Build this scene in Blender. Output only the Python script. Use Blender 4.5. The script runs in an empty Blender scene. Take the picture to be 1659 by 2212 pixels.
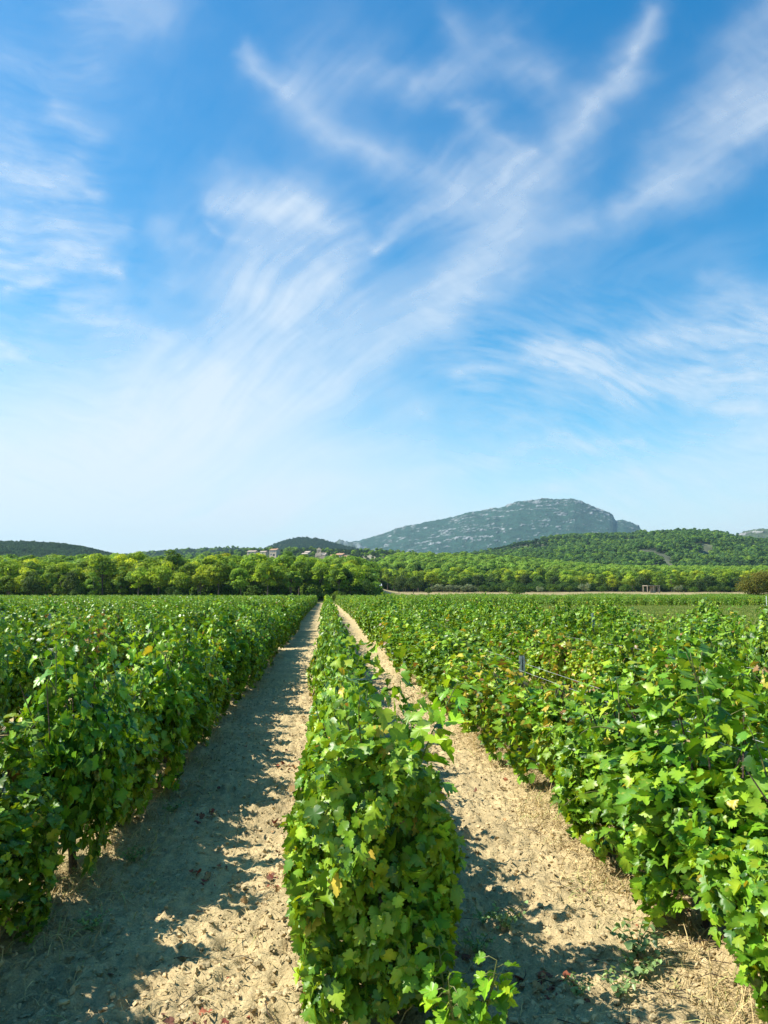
import bpy, math
import numpy as np
from mathutils import Vector

C = bpy.context.scene
COL = C.collection
R = math.radians

# ------------------------------------------------------------------ camera, sky, sun, exposure
CAMH = 1.75
FPX, CX, CY = 1662.0, 829.5, 1106.0          # focal length and centre of the lens in 1659 x 2212 units
PITCH, YAW = R(6.08), R(4.33)
cam_d = bpy.data.cameras.new('camera')
cam = bpy.data.objects.new('camera', cam_d)
COL.objects.link(cam)
cam.location = (0, 0, CAMH)
cam.rotation_euler = (R(90) + PITCH, 0, -YAW)
cam_d.sensor_fit = 'VERTICAL'
cam_d.sensor_height = 24.0
cam_d.lens = 24.0 * FPX / 2212.0
cam_d.clip_start = 0.05
cam_d.clip_end = 900000.0
C.camera = cam

SUN_EL, SUN_AZ = R(49), R(-86)               # azimuth measured from +Y (along the rows) towards +X
sun_dir = Vector((math.sin(SUN_AZ) * math.cos(SUN_EL), math.cos(SUN_AZ) * math.cos(SUN_EL), math.sin(SUN_EL)))
W = bpy.data.worlds.new('World')
C.world = W
W.use_nodes = True
wn = W.node_tree
wn.nodes.clear()
sky = wn.nodes.new('ShaderNodeTexSky')
sky.sky_type = 'NISHITA'
sky.sun_disc = False
sky.sun_elevation = SUN_EL
sky.sun_rotation = SUN_AZ
sky.altitude = 100
sky.air_density = 1.0
sky.dust_density = 0.4
sky.ozone_density = 2.0
hsv = wn.nodes.new('ShaderNodeHueSaturation')
hsv.inputs['Saturation'].default_value = 1.45
hsv.inputs['Value'].default_value = 1.0
bg = wn.nodes.new('ShaderNodeBackground')
bg.inputs['Strength'].default_value = 0.122
wo = wn.nodes.new('ShaderNodeOutputWorld')
wn.links.new(sky.outputs[0], hsv.inputs['Color'])
tintn = wn.nodes.new('ShaderNodeMix'); tintn.data_type = 'RGBA'; tintn.blend_type = 'MULTIPLY'
tintn.inputs[0].default_value = 1.0; tintn.inputs[7].default_value = (0.53, 1.05, 0.93, 1)
wn.links.new(hsv.outputs[0], tintn.inputs[6]); wn.links.new(tintn.outputs[2], bg.inputs['Color'])
wn.links.new(bg.outputs[0], wo.inputs['Surface'])

sun_d = bpy.data.lights.new('sun', 'SUN')
sun_d.energy = 5.0
sun_d.angle = R(0.5)
sun_d.color = (1.0, 0.95, 0.86)
sun = bpy.data.objects.new('sun', sun_d)
COL.objects.link(sun)
sun.rotation_euler = sun_dir.to_track_quat('Z', 'Y').to_euler()
sun.location = (-20, 10, 30)

C.view_settings.view_transform = 'Standard'
C.view_settings.look = 'None'
C.view_settings.exposure = 0.82
C.view_settings.gamma = 1.0
C.render.engine = 'CYCLES'
C.cycles.max_bounces = 6
C.cycles.transparent_max_bounces = 8
C.cycles.transmission_bounces = 4
C.cycles.volume_bounces = 0
C.cycles.use_denoising = True

# ------------------------------------------------------------------ numbers
def rng(seed):
    return np.random.default_rng(seed)

def _hash(ix, iy, seed):
    h = (ix.astype(np.int64) * 374761393 + iy.astype(np.int64) * 668265263 + seed * 974711) & 0xffffffff
    h = ((h ^ (h >> 13)) * 1274126177) & 0xffffffff
    h = ((h ^ (h >> 15)) * 2246822519) & 0xffffffff
    return (h ^ (h >> 16)).astype(np.float64) / 4294967295.0

def vnoise(x, y, seed=0):
    x = np.asarray(x, float); y = np.asarray(y, float)
    ix, iy = np.floor(x), np.floor(y)
    fx, fy = x - ix, y - iy
    fx = fx * fx * fx * (fx * (fx * 6 - 15) + 10); fy = fy * fy * fy * (fy * (fy * 6 - 15) + 10)
    a, b = _hash(ix, iy, seed), _hash(ix + 1, iy, seed)
    c, d = _hash(ix, iy + 1, seed), _hash(ix + 1, iy + 1, seed)
    return (a * (1 - fx) + b * fx) * (1 - fy) + (c * (1 - fx) + d * fx) * fy

def fbm(x, y, seed=0, octaves=5, gain=0.5):
    s = 0.0; a = 1.0; t = 0.0
    for k in range(octaves):
        s = s + a * vnoise(x * 2 ** k + 17.3 * k, y * 2 ** k - 9.1 * k, seed + k * 31)
        t += a; a *= gain
    return s / t

def sstep(a, b, x):
    t = np.clip((np.asarray(x, float) - a) / (b - a), 0, 1)
    return t * t * (3 - 2 * t)

cp, sp, cw, sw = math.cos(PITCH), math.sin(PITCH), math.cos(YAW), math.sin(YAW)
RIGHT = np.array((cw, -sw, 0.0)); FWD = np.array((sw * cp, cw * cp, sp)); UP = np.array((-sw * sp, -cw * sp, cp))

def bearing(px, py):
    """direction (x/y, z/y) of the sight line that the photograph has at px, py"""
    px = np.asarray(px, float)[..., None]; py = np.asarray(py, float)[..., None]
    d = RIGHT * (px - CX) / FPX - UP * (py - CY) / FPX + FWD
    return d[..., 0] / d[..., 1], d[..., 2] / d[..., 1]

def at(px, py, D):
    u, s = bearing(px, py)
    return float(u * D), float(D), float(CAMH + s * D)

# ------------------------------------------------------------------ mesh helpers
def build_mesh(name, V, faces, mat=None, tint=None, smooth=False, mats=None, midx=None):
    """V (N,3); faces: list of int arrays (M,k)"""
    me = bpy.data.meshes.new(name)
    V = np.ascontiguousarray(V, np.float32)
    faces = [np.asarray(f, np.int32) for f in faces if len(f)]
    me.vertices.add(len(V))
    me.vertices.foreach_set('co', V.ravel())
    if faces:
        loops = np.concatenate([f.ravel() for f in faces])
        tot = np.concatenate([np.full(len(f), f.shape[1], np.int32) for f in faces])
        start = np.concatenate([[0], np.cumsum(tot)[:-1]]).astype(np.int32)
        me.loops.add(len(loops))
        me.loops.foreach_set('vertex_index', loops)
        me.polygons.add(len(tot))
        me.polygons.foreach_set('loop_start', start)
        me.polygons.foreach_set('loop_total', tot)
        me.polygons.foreach_set('use_smooth', np.full(len(tot), smooth))
        if midx is not None:
            me.polygons.foreach_set('material_index', np.asarray(midx, np.int32))
    if tint is not None:
        a = me.attributes.new('tint', 'FLOAT_COLOR', 'POINT')
        c = np.ones((len(V), 4), np.float32); c[:, :3] = tint
        a.data.foreach_set('color', c.ravel())
    for m in (mats or ([mat] if mat else [])):
        me.materials.append(m)
    me.update(calc_edges=True)
    me.validate()
    return me

def link(name, me, parent=None, loc=(0, 0, 0)):
    o = bpy.data.objects.new(name, me)
    COL.objects.link(o)
    o.location = loc
    if parent is not None:
        o.parent = parent
    return o

def tag(o, label=None, cat=None, group=None, kind=None):
    if label: o['label'] = label
    if cat: o['category'] = cat
    if group: o['group'] = group
    if kind: o['kind'] = kind
    return o

def thing(name, label, cat, loc, rz=0.0, group=None, scale=(1, 1, 1)):
    o = bpy.data.objects.new(name, None)
    COL.objects.link(o)
    o.empty_display_size = 0.2
    o.location = loc; o.rotation_euler = (0, 0, rz); o.scale = scale
    return tag(o, label, cat, group)

class MB:
    """collects simple solids into one mesh"""
    def __init__(s): s.V = []; s.Q = []; s.T = []; s.n = 0; s.tint = []
    def add(s, V, quads=None, tris=None, tint=(1, 1, 1)):
        V = np.asarray(V, float)
        s.V.append(V)
        if quads is not None and len(quads): s.Q.append(np.asarray(quads) + s.n)
        if tris is not None and len(tris): s.T.append(np.asarray(tris) + s.n)
        t = np.asarray(tint, float)
        s.tint.append(np.broadcast_to(t, (len(V), 3)))
        s.n += len(V)
    def box(s, c, d, rz=0.0, tint=(1, 1, 1)):
        x, y, z = np.asarray(d) / 2
        V = np.array([(-x, -y, -z), (x, -y, -z), (x, y, -z), (-x, y, -z), (-x, -y, z), (x, -y, z), (x, y, z), (-x, y, z)])
        ca, sa = math.cos(rz), math.sin(rz)
        V = V @ np.array([(ca, sa, 0), (-sa, ca, 0), (0, 0, 1)]) + np.asarray(c)
        s.add(V, [(0, 3, 2, 1), (4, 5, 6, 7), (0, 1, 5, 4), (1, 2, 6, 5), (2, 3, 7, 6), (3, 0, 4, 7)], tint=tint)
    def tube(s, pts, radii, n=6, tint=(1, 1, 1)):
        pts = np.asarray(pts, float); m = len(pts)
        radii = np.broadcast_to(np.asarray(radii, float), (m,))
        tan = np.gradient(pts, axis=0)
        tan /= np.linalg.norm(tan, axis=1, keepdims=True) + 1e-9
        ref = np.array((1.0, 0, 0)) if abs(tan[0, 0]) < 0.8 else np.array((0, 1.0, 0))
        a = np.cross(tan, ref); a /= np.linalg.norm(a, axis=1, keepdims=True) + 1e-9
        b = np.cross(tan, a)
        ang = np.arange(n) * 2 * math.pi / n
        V = pts[:, None] + radii[:, None, None] * (a[:, None] * np.cos(ang)[None, :, None] + b[:, None] * np.sin(ang)[None, :, None])
        V = V.reshape(-1, 3)
        i, j = np.meshgrid(np.arange(m - 1), np.arange(n), indexing='ij')
        i = i.ravel(); j = j.ravel(); k = (j + 1) % n
        Q = np.stack([i * n + j, i * n + k, (i + 1) * n + k, (i + 1) * n + j], 1)
        V = np.vstack([V, pts[-1:]])
        T = [((m - 1) * n + q, (m - 1) * n + (q + 1) % n, m * n) for q in range(n)]
        s.add(V, Q, T, tint=tint)
    def arrays(s):
        return np.vstack(s.V), [np.vstack(s.Q)] if s.Q else [], [np.vstack(s.T)] if s.T else [], np.vstack(s.tint)
    def mesh(s, name, mat, smooth=False, tinted=True):
        V, Q, T, t = s.arrays()
        return build_mesh(name, V, Q + T, mat, t if tinted else None, smooth)

# ------------------------------------------------------------------ materials
def new_mat(name):
    m = bpy.data.materials.new(name)
    m.use_nodes = True
    nt = m.node_tree
    nt.nodes.clear()
    out = nt.nodes.new('ShaderNodeOutputMaterial')
    return m, nt, out

def N(nt, kind, **kw):
    n = nt.nodes.new(kind)
    for k, v in kw.items():
        if k in n.inputs.keys(): n.inputs[k].default_value = v
        else: setattr(n, k, v)
    return n

def mixc(nt, fac, a, b, mode='MIX'):
    n = nt.nodes.new('ShaderNodeMix'); n.data_type = 'RGBA'; n.blend_type = mode
    for sock, v in ((n.inputs[0], fac), (n.inputs[6], a), (n.inputs[7], b)):
        if hasattr(v, 'is_output'): nt.links.new(v, sock)
        else: sock.default_value = v if not isinstance(v, tuple) or len(v) == 4 else (*v, 1)
    return n.outputs[2]

def leaf_material(name, gloss=0.4, trans=0.4, rough=0.42, var=0.18, tr_tint=(1.35, 1.25, 0.5), mottle=False):
    m, nt, out = new_mat(name)
    L = nt.links.new
    at_ = N(nt, 'ShaderNodeAttribute', attribute_name='tint')
    base = at_.outputs['Color']
    if mottle:
        tc = N(nt, 'ShaderNodeTexCoord')
        for sc, lo, hi, colr, amt in ((38.0, 0.60, 0.72, (0.50, 0.42, 0.06, 1), 0.45), (85.0, 0.68, 0.74, (0.22, 0.12, 0.05, 1), 0.55)):
            nz = N(nt, 'ShaderNodeTexNoise'); nz.inputs['Scale'].default_value = sc; nz.inputs['Detail'].default_value = 3
            L(tc.outputs['Object'], nz.inputs['Vector'])
            f = N(nt, 'ShaderNodeMapRange'); f.inputs[1].default_value = lo; f.inputs[2].default_value = hi; f.inputs[4].default_value = amt
            L(nz.outputs[0], f.inputs[0])
            base = mixc(nt, f.outputs[0], base, colr)
    oi = N(nt, 'ShaderNodeObjectInfo')
    h = N(nt, 'ShaderNodeHueSaturation')
    mr = N(nt, 'ShaderNodeMapRange'); mr.inputs[3].default_value = 1 - var; mr.inputs[4].default_value = 1 + var
    L(oi.outputs['Random'], mr.inputs[0]); L(mr.outputs[0], h.inputs['Value'])
    ml = N(nt, 'ShaderNodeMath', operation='MULTIPLY'); ml.inputs[1].default_value = 7.31
    fr = N(nt, 'ShaderNodeMath', operation='FRACT')
    L(oi.outputs['Random'], ml.inputs[0]); L(ml.outputs[0], fr.inputs[0])
    mh = N(nt, 'ShaderNodeMapRange'); mh.inputs[3].default_value = 0.492; mh.inputs[4].default_value = 0.508
    L(fr.outputs[0], mh.inputs[0]); L(mh.outputs[0], h.inputs['Hue'])
    L(base, h.inputs['Color'])
    p = N(nt, 'ShaderNodeBsdfPrincipled')
    p.inputs['Roughness'].default_value = rough
    p.inputs['Specular IOR Level'].default_value = gloss
    L(h.outputs[0], p.inputs['Base Color'])
    tr = N(nt, 'ShaderNodeBsdfTranslucent')
    L(mixc(nt, 1.0, h.outputs[0], (*tr_tint, 1), 'MULTIPLY'), tr.inputs['Color'])
    mx = N(nt, 'ShaderNodeMixShader'); mx.inputs[0].default_value = trans
    L(p.outputs[0], mx.inputs[1]); L(tr.outputs[0], mx.inputs[2]); L(mx.outputs[0], out.inputs[0])
    return m

def plain_material(name, col, rough=0.8, metal=0.0, noise=None, tinted=False, bump=0.0):
    m, nt, out = new_mat(name)
    L = nt.links.new
    p = N(nt, 'ShaderNodeBsdfPrincipled')
    p.inputs['Roughness'].default_value = rough
    p.inputs['Metallic'].default_value = metal
    p.inputs['Specular IOR Level'].default_value = 0.3
    src = None
    if tinted:
        src = N(nt, 'ShaderNodeAttribute', attribute_name='tint').outputs['Color']
    if noise:
        tc = N(nt, 'ShaderNodeTexCoord')
        nz = N(nt, 'ShaderNodeTexNoise'); nz.inputs['Scale'].default_value = noise[0]; nz.inputs['Detail'].default_value = 6
        L(tc.outputs['Object'], nz.inputs['Vector'])
        f = N(nt, 'ShaderNodeMapRange'); f.inputs[1].default_value = 0.3; f.inputs[2].default_value = 0.7
        f.inputs[3].default_value = 1 - noise[1]; f.inputs[4].default_value = 1 + noise[1]
        L(nz.outputs[0], f.inputs[0])
        src = mixc(nt, 1.0, src if src is not None else (*col, 1), f.outputs[0], 'MULTIPLY')
        if bump:
            b = N(nt, 'ShaderNodeBump'); b.inputs['Strength'].default_value = bump; b.inputs['Distance'].default_value = 0.02
            L(nz.outputs[0], b.inputs['Height']); L(b.outputs[0], p.inputs['Normal'])
    if src is not None: L(src, p.inputs['Base Color'])
    else: p.inputs['Base Color'].default_value = (*col, 1)
    L(p.outputs[0], out.inputs[0])
    return m

M_VINE = leaf_material('vine_leaf', 0.34, 0.25, 0.40, 0.14, (1.5, 1.25, 0.4), True)
M_NEEDLE = leaf_material('tree_leaf', 0.1, 0.50, 0.6, 0.2, (1.3, 1.2, 0.5))
M_BARK = plain_material('vine_bark', (0.075, 0.052, 0.036), 0.9, noise=(40, 0.5), bump=0.6)
M_TREEBARK = plain_material('tree_bark', (0.12, 0.095, 0.075), 0.9, noise=(3, 0.4))
M_STEEL = plain_material('galvanised_steel', (0.36, 0.39, 0.42), 0.42, 0.85, noise=(30, 0.25))
M_WIRE = plain_material('trellis_steel_wire', (0.55, 0.55, 0.52), 0.5, 0.25)
M_STRAW = plain_material('dry_straw', (0.45, 0.33, 0.15), 0.8, tinted=True)
M_LITTER = plain_material('dead_leaf', (0.2, 0.1, 0.05), 0.9, tinted=True)
M_GRAPE = plain_material('grape_skin', (0.20, 0.24, 0.06), 0.35)

def ground_material():
    m, nt, out = new_mat('ground_soil')
    L = nt.links.new
    zone = N(nt, 'ShaderNodeAttribute', attribute_name='tint').outputs['Color']
    tc = N(nt, 'ShaderNodeTexCoord')
    col = zone
    for sc, amt, det in ((1.3, 0.16, 4), (14.0, 0.22, 6), (110.0, 0.22, 4)):
        nz = N(nt, 'ShaderNodeTexNoise'); nz.inputs['Scale'].default_value = sc; nz.inputs['Detail'].default_value = det
        L(tc.outputs['Object'], nz.inputs['Vector'])
        f = N(nt, 'ShaderNodeMapRange'); f.inputs[1].default_value = 0.3; f.inputs[2].default_value = 0.7
        f.inputs[3].default_value = 1 - amt; f.inputs[4].default_value = 1 + amt
        L(nz.outputs[0], f.inputs[0])
        col = mixc(nt, 1.0, col, f.outputs[0], 'MULTIPLY')
    p = N(nt, 'ShaderNodeBsdfPrincipled'); p.inputs['Roughness'].default_value = 0.95
    p.inputs['Specular IOR Level'].default_value = 0.1
    L(col, p.inputs['Base Color'])
    b1 = N(nt, 'ShaderNodeTexNoise'); b1.inputs['Scale'].default_value = 45; b1.inputs['Detail'].default_value = 8
    b1.inputs['Roughness'].default_value = 0.65
    L(tc.outputs['Object'], b1.inputs['Vector'])
    bp = N(nt, 'ShaderNodeBump'); bp.inputs['Strength'].default_value = 0.9; bp.inputs['Distance'].default_value = 0.02
    L(b1.outputs[0], bp.inputs['Height']); L(bp.outputs[0], p.inputs['Normal'])
    L(p.outputs[0], out.inputs[0])
    return m
M_GROUND = ground_material()
M_HILL = plain_material('hill_scrub', (0.09, 0.1, 0.05), 0.95, noise=(0.02, 0.35), tinted=True)

# ------------------------------------------------------------------ ground
PITCHROW, ROW0 = 2.0, 0.20                    # spacing of the rows and the x of the row between the two paths
def terrain(x, y):
    """height of the land, without the clods"""
    x = np.asarray(x, float); y = np.asarray(y, float)
    ys = np.maximum(y, 1.0)
    u = x / ys
    wr = sstep(0.03, 0.10, u)
    zl = 0.05 * np.clip(y - 150, 0, 130)
    far = 1.0 - 0.45 * sstep(0.16, 0.42, u)
    zr = 0.017 * np.clip(y - 165, 0, 165) + 0.078 * far * np.clip(y - 330, 0, 290)
    return zl * (1 - wr) + zr * wr

xf = np.arange(-2.7, 3.5, 0.02)
g = [0.02]
while sum(g) < 7600: g.append(g[-1] * 1.10)
off = np.cumsum(g)
xs = np.concatenate([(-2.7 - off)[::-1], xf, 3.48 + off])
ys = [2.7]
while ys[-1] < 7500: ys.append(ys[-1] + max(0.02, 0.0075 * ys[-1]))
ys = np.concatenate([[-2500, -600, -150, -50, -20, -8, -3, 0, 1, 1.8, 2.3], ys])
GX, GY = np.meshgrid(xs, ys)
Z = terrain(GX, GY)
inside = sstep(-3.2, -2.5, GX) * (1 - sstep(3.2, 3.6, GX)) * sstep(2.4, 2.8, GY)
fade = 1 - sstep(18, 45, GY)
rowd = np.abs(((GX - ROW0 + 1.0) % PITCHROW) - 1.0)          # distance from the nearest row
field = (1 - sstep(150, 156, GY))
lump = 1 - np.abs(2 * fbm(GX / 0.16, GY / 0.16, 5, 3) - 1) * 1.6
lump2 = 1 - np.abs(2 * fbm(GX / 0.055, GY / 0.055, 9, 2) - 1) * 1.5
patch = fbm(GX / 0.9, GY / 0.9, 77, 2)
Z += field * 0.05 * (1 - sstep(0.15, 0.6, rowd))
Z += inside * fade * ((lump - 0.5) * 0.034 * (0.3 + 1.4 * patch) + (lump2 - 0.5) * 0.032 * (0.3 + 1.4 * patch) + (fbm(GX / 0.5, GY / 0.5, 3, 2) - 0.5) * 0.06)
# ---- what grows or lies on it
soil = np.array((0.50, 0.385, 0.20)); dry = np.array((0.40, 0.32, 0.155)); green = np.array((0.13, 0.18, 0.04)); wood = np.array((0.07, 0.07, 0.03))
n1 = fbm(GX / 1.7, GY / 1.7, 21, 4)[..., None]
u_ = GX / np.maximum(GY, 1)
col = soil * (0.86 + 0.28 * n1)
rowg = ((1 - sstep(0.2, 0.55, rowd)) * sstep(0.42, 0.62, n1[..., 0]))[..., None]
col = col * (1 - 0.6 * rowg) + (dry * 0.75) * 0.6 * rowg
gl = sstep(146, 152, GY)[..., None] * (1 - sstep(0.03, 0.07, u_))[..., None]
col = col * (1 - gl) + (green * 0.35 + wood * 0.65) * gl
gr = sstep(190, 196, GY)[..., None] * sstep(0.03, 0.07, u_)[..., None]
nf = fbm(GX / 14, GY / 5, 40, 4)[..., None]
col = col * (1 - gr) + (dry * (0.55 + 0.5 * nf)) * gr
ygapg = np.interp(GX, (5, 7, 8.5, 10, 13, 40, 130), (150, 60, 28, 22, 20, 18, 18))
strip = (sstep(-1, 2, GY - ygapg) * (1 - sstep(98, 101, GY)))[..., None]
col = col * (1 - strip) + (green * (0.5 + 0.5 * nf) * 1.2 + dry * 0.35) * strip
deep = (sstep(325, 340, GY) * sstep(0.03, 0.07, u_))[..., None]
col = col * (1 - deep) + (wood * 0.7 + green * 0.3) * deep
ny_, nx_ = GX.shape
i, j = np.meshgrid(np.arange(ny_ - 1), np.arange(nx_ - 1), indexing='ij')
a = (i * nx_ + j).ravel()
Q = np.stack([a, a + 1, a + nx_ + 1, a + nx_], 1)
me = build_mesh('ground', np.stack([GX.ravel(), GY.ravel(), Z.ravel()], 1), [Q], M_GROUND, col.reshape(-1, 3), True)
tag(link('ground', me), kind='structure')

# ------------------------------------------------------------------ hills
def hill(name, sil, Dr, Df, zf, mat, nu=160, nd=60, amp=3.0, nscale=90.0, back=1.25, extra=0.0, tintfn=None, shape=1.0, seed=1):
    px = np.array([p[0] for p in sil], float); py = np.array([p[1] for p in sil], float)
    u, s = bearing(px, py)
    zr = CAMH + s * Dr - extra
    uu = np.linspace(u[0], u[-1], nu)
    zz = np.interp(uu, u, zr)
    tt = np.concatenate([np.linspace(0, 1, nd), 1 + np.linspace(0, 1, 12)[1:] * (back - 1) * Dr / (Dr - Df)])
    def height(u_, D_):
        t = (D_ - Df) / (Dr - Df)
        z1 = np.interp(u_, u, zr)
        rise = np.where(t < 1, np.clip(t, 0, 1) ** shape, 1 - 2.2 * np.clip(t - 1, 0, None))
        nz = (fbm(u_ * Dr / nscale, D_ / nscale, seed, 5) - 0.5) * 2 * amp
        return zf + (z1 - zf) * rise + nz * np.clip(t * 3, 0, 1) * (0.25 + 0.75 * np.clip(np.abs(1 - t) * 6, 0, 1))
    U, T = np.meshgrid(uu, tt)
    D = Df + (Dr - Df) * T
    Zh = height(U, D)
    V = np.stack([U * D, D, Zh], -1)
    n_d, n_u = U.shape
    i, j = np.meshgrid(np.arange(n_d - 1), np.arange(n_u - 1), indexing='ij')
    a = (i * n_u + j).ravel()
    Q = np.stack([a, a + 1, a + n_u + 1, a + n_u], 1)
    if tintfn is not None:
        c, V = tintfn(U, D, T, V)
    else:
        c = np.array((0.085, 0.095, 0.05)) * (0.7 + 0.6 * fbm(U * D / 40, D / 40, seed + 5, 4)[..., None])
    tag(link(name, build_mesh(name, V.reshape(-1, 3), [Q], mat, c.reshape(-1, 3), True)), kind='structure')
    return height, uu[0], uu[-1], Df, Dr

def rocky(seed, rock, scrub, scale, thresh, push):
    def f(U, D, T, V):
        X = U * D
        warp = fbm(X / (scale * 3), D / (scale * 3), seed + 3, 3) * scale * 2
        big = fbm(X / (scale * 4.5), D / (scale * 2.2) + V[..., 2] / (scale * 3), seed + 8, 3)
        n = fbm((X + warp) / scale, V[..., 2] / (scale * 0.55) + D / (scale * 2.5), seed, 5, 0.6)
        edge = 0.055 * np.clip(1 - np.abs(T - 1) * 8, 0, 1)
        m = sstep(thresh, thresh + 0.05, n * 0.6 + big * 0.45 + edge)
        fine = fbm(X / 14, V[..., 2] / 9 + D / 30, seed + 12, 4)
        V = V + np.stack([0 * X, 0 * X, (fine - 0.5) * scale * 0.5], -1)
        c = np.array(scrub) * (0.65 + 0.7 * fine[..., None])
        c = c * (1 - m[..., None]) + np.array(rock) * (0.6 + 0.8 * fbm(X / 10, V[..., 2] / 10, seed + 17, 3)[..., None]) * m[..., None]
        V = V.copy()
        V[..., 1] -= m * push * (0.5 + fine)
        V[..., 2] += m * push * 0.25 * fine
        return c, V
    return f

MOUNT = [(560, 1215), (690, 1180), (740, 1171), (775, 1167), (800, 1160), (829, 1152), (855, 1141), (879, 1134), (900, 1131), (930, 1124), (960, 1119),
         (979, 1115), (1010, 1106), (1045, 1101), (1069, 1096), (1080, 1097), (1095, 1090), (1119, 1082), (1150, 1080), (1179, 1077), (1210, 1078), (1239, 1077),
         (1252, 1081), (1262, 1086), (1280, 1094), (1296, 1101), (1306, 1104), (1316, 1108), (1324, 1114), (1328, 1122), (1331, 1126), (1345, 1124), (1359, 1128), (1372, 1133),
         (1381, 1138), (1385, 1147), (1392, 1165), (1420, 1190), (1500, 1230)]
hill('mountain', MOUNT, 4200, 2700, 20, M_HILL, 520, 170, 26, 420, tintfn=rocky(3, (0.20, 0.205, 0.20), (0.015, 0.046, 0.028), 17, 0.640, 7), shape=1.15, seed=4)
hill('blue_hill', [(640, 1200), (700, 1176), (722, 1171), (735, 1167), (750, 1170), (775, 1175), (830, 1195)], 3700, 3000, 30, M_HILL, 60, 30, 8, 160,
     tintfn=rocky(9, (0.15, 0.17, 0.17), (0.06, 0.08, 0.05), 60, 0.62, 8), seed=6)
hill('stony_hill', [(1540, 1180), (1585, 1158), (1597, 1151), (1610, 1147), (1629, 1144), (1645, 1142), (1662, 1142), (1690, 1150), (1800, 1170)], 2300, 1700, 20, M_HILL, 140, 50, 6, 120,
     tintfn=rocky(14, (0.34, 0.32, 0.30), (0.06, 0.08, 0.04), 26, 0.60, 6), seed=8)
H_ROUND = hill('round_hill', [(500, 1200), (560, 1190), (585, 1179), (605, 1171), (625, 1165), (645, 1162), (660, 1161), (680, 1163), (700, 1167), (720, 1173), (745, 1180), (790, 1188), (860, 1200)], 2300, 1500, 25, M_HILL, 90, 40, 5, 120, extra=5, seed=12)
H_RIDGE = hill('low_ridge', [(150, 1220), (230, 1206), (262, 1199), (300, 1195), (350, 1191), (400, 1188), (450, 1186), (500, 1184), (560, 1186), (640, 1195)], 1900, 1300, 20, M_HILL, 90, 40, 5, 120, extra=5, seed=15)
H_LEFT = hill('wooded_hill', [(-200, 1172), (-80, 1167), (0, 1169), (60, 1171), (95, 1172), (130, 1175), (165, 1180), (195, 1186), (225, 1193), (262, 1201), (310, 1215), (360, 1230)], 1250, 700, 6, M_HILL, 120, 50, 7, 90, extra=4.5, seed=18)
H_RIGHT = hill('wooded_slope', [(960, 1215), (1030, 1194), (1069, 1184), (1130, 1173), (1179, 1165), (1230, 1161), (1279, 1158), (1354, 1156), (1404, 1150), (1440, 1148), (1469, 1146), (1529, 1148), (1569, 1155), (1600, 1160), (1659, 1166), (1760, 1175), (1900, 1180)], 1300, 640, 14, M_HILL, 200, 60, 11, 110, extra=4.5, seed=22)
def village_tint(U, D, T, V):
    n = fbm(U * D / 22, D / 30, 55, 4)[..., None]
    p = sstep(0.5, 0.62, n) * 0.9
    return np.array((0.075, 0.095, 0.045)) * (0.7 + 0.6 * n) * (1 - p) + np.array((0.33, 0.29, 0.19)) * (0.7 + 0.6 * n) * p, V
H_VILL = hill('village_hill', [(300, 1212), (400, 1200), (480, 1192), (530, 1187), (600, 1184), (700, 1184), (780, 1186), (840, 1187), (880, 1190), (940, 1200), (1000, 1215)], 980, 560, 9, M_HILL, 150, 50, 3, 70, extra=4.5, tintfn=village_tint, seed=27)

# ------------------------------------------------------------------ leaves
HALF = [(0.0, -0.02), (0.10, -0.17), (0.27, -0.16), (0.36, -0.04), (0.47, 0.02), (0.42, 0.14), (0.56, 0.24), (0.60, 0.36), (0.50, 0.44), (0.33, 0.47),
        (0.42, 0.60), (0.36, 0.70), (0.27, 0.70), (0.17, 0.68), (0.19, 0.82), (0.09, 0.88), (0.0, 1.0)]
def template(lod):
    if lod == 0: half = HALF
    elif lod == 1: half = [HALF[k] for k in (0, 2, 4, 7, 9, 11, 13, 16)]
    elif lod == 2: half = [(0, -0.1), (0.48, 0.05), (0.45, 0.6), (0, 1)]
    else: half = [(0, -0.12), (0.55, 0.35), (0, 1)]
    if lod <= 1:
        right = half[1:-1]
        ring = [half[0]] + right + [half[-1]] + [(-x, y) for x, y in right[::-1]]
        V = np.array(ring + [(0, 0.30)], float)
        n = len(ring); c = n
        T = [(c, k, (k + 1) % n) for k in range(n)]
        return V, None, np.array(T), c
    if lod == 2:
        V = np.array([half[0], half[1], half[2], half[3], (-half[2][0], half[2][1]), (-half[1][0], half[1][1])], float)
        return V, np.array([(0, 1, 2, 3), (0, 3, 4, 5)]), None, None
    V = np.array([half[0], half[1], half[2], (-half[1][0], half[1][1])], float)
    return V, np.array([(0, 1, 2, 3)]), None, None
TEMPL = [template(k) for k in range(4)]

def nrm(v):
    return v / (np.linalg.norm(v, axis=-1, keepdims=True) + 1e-9)

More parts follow.
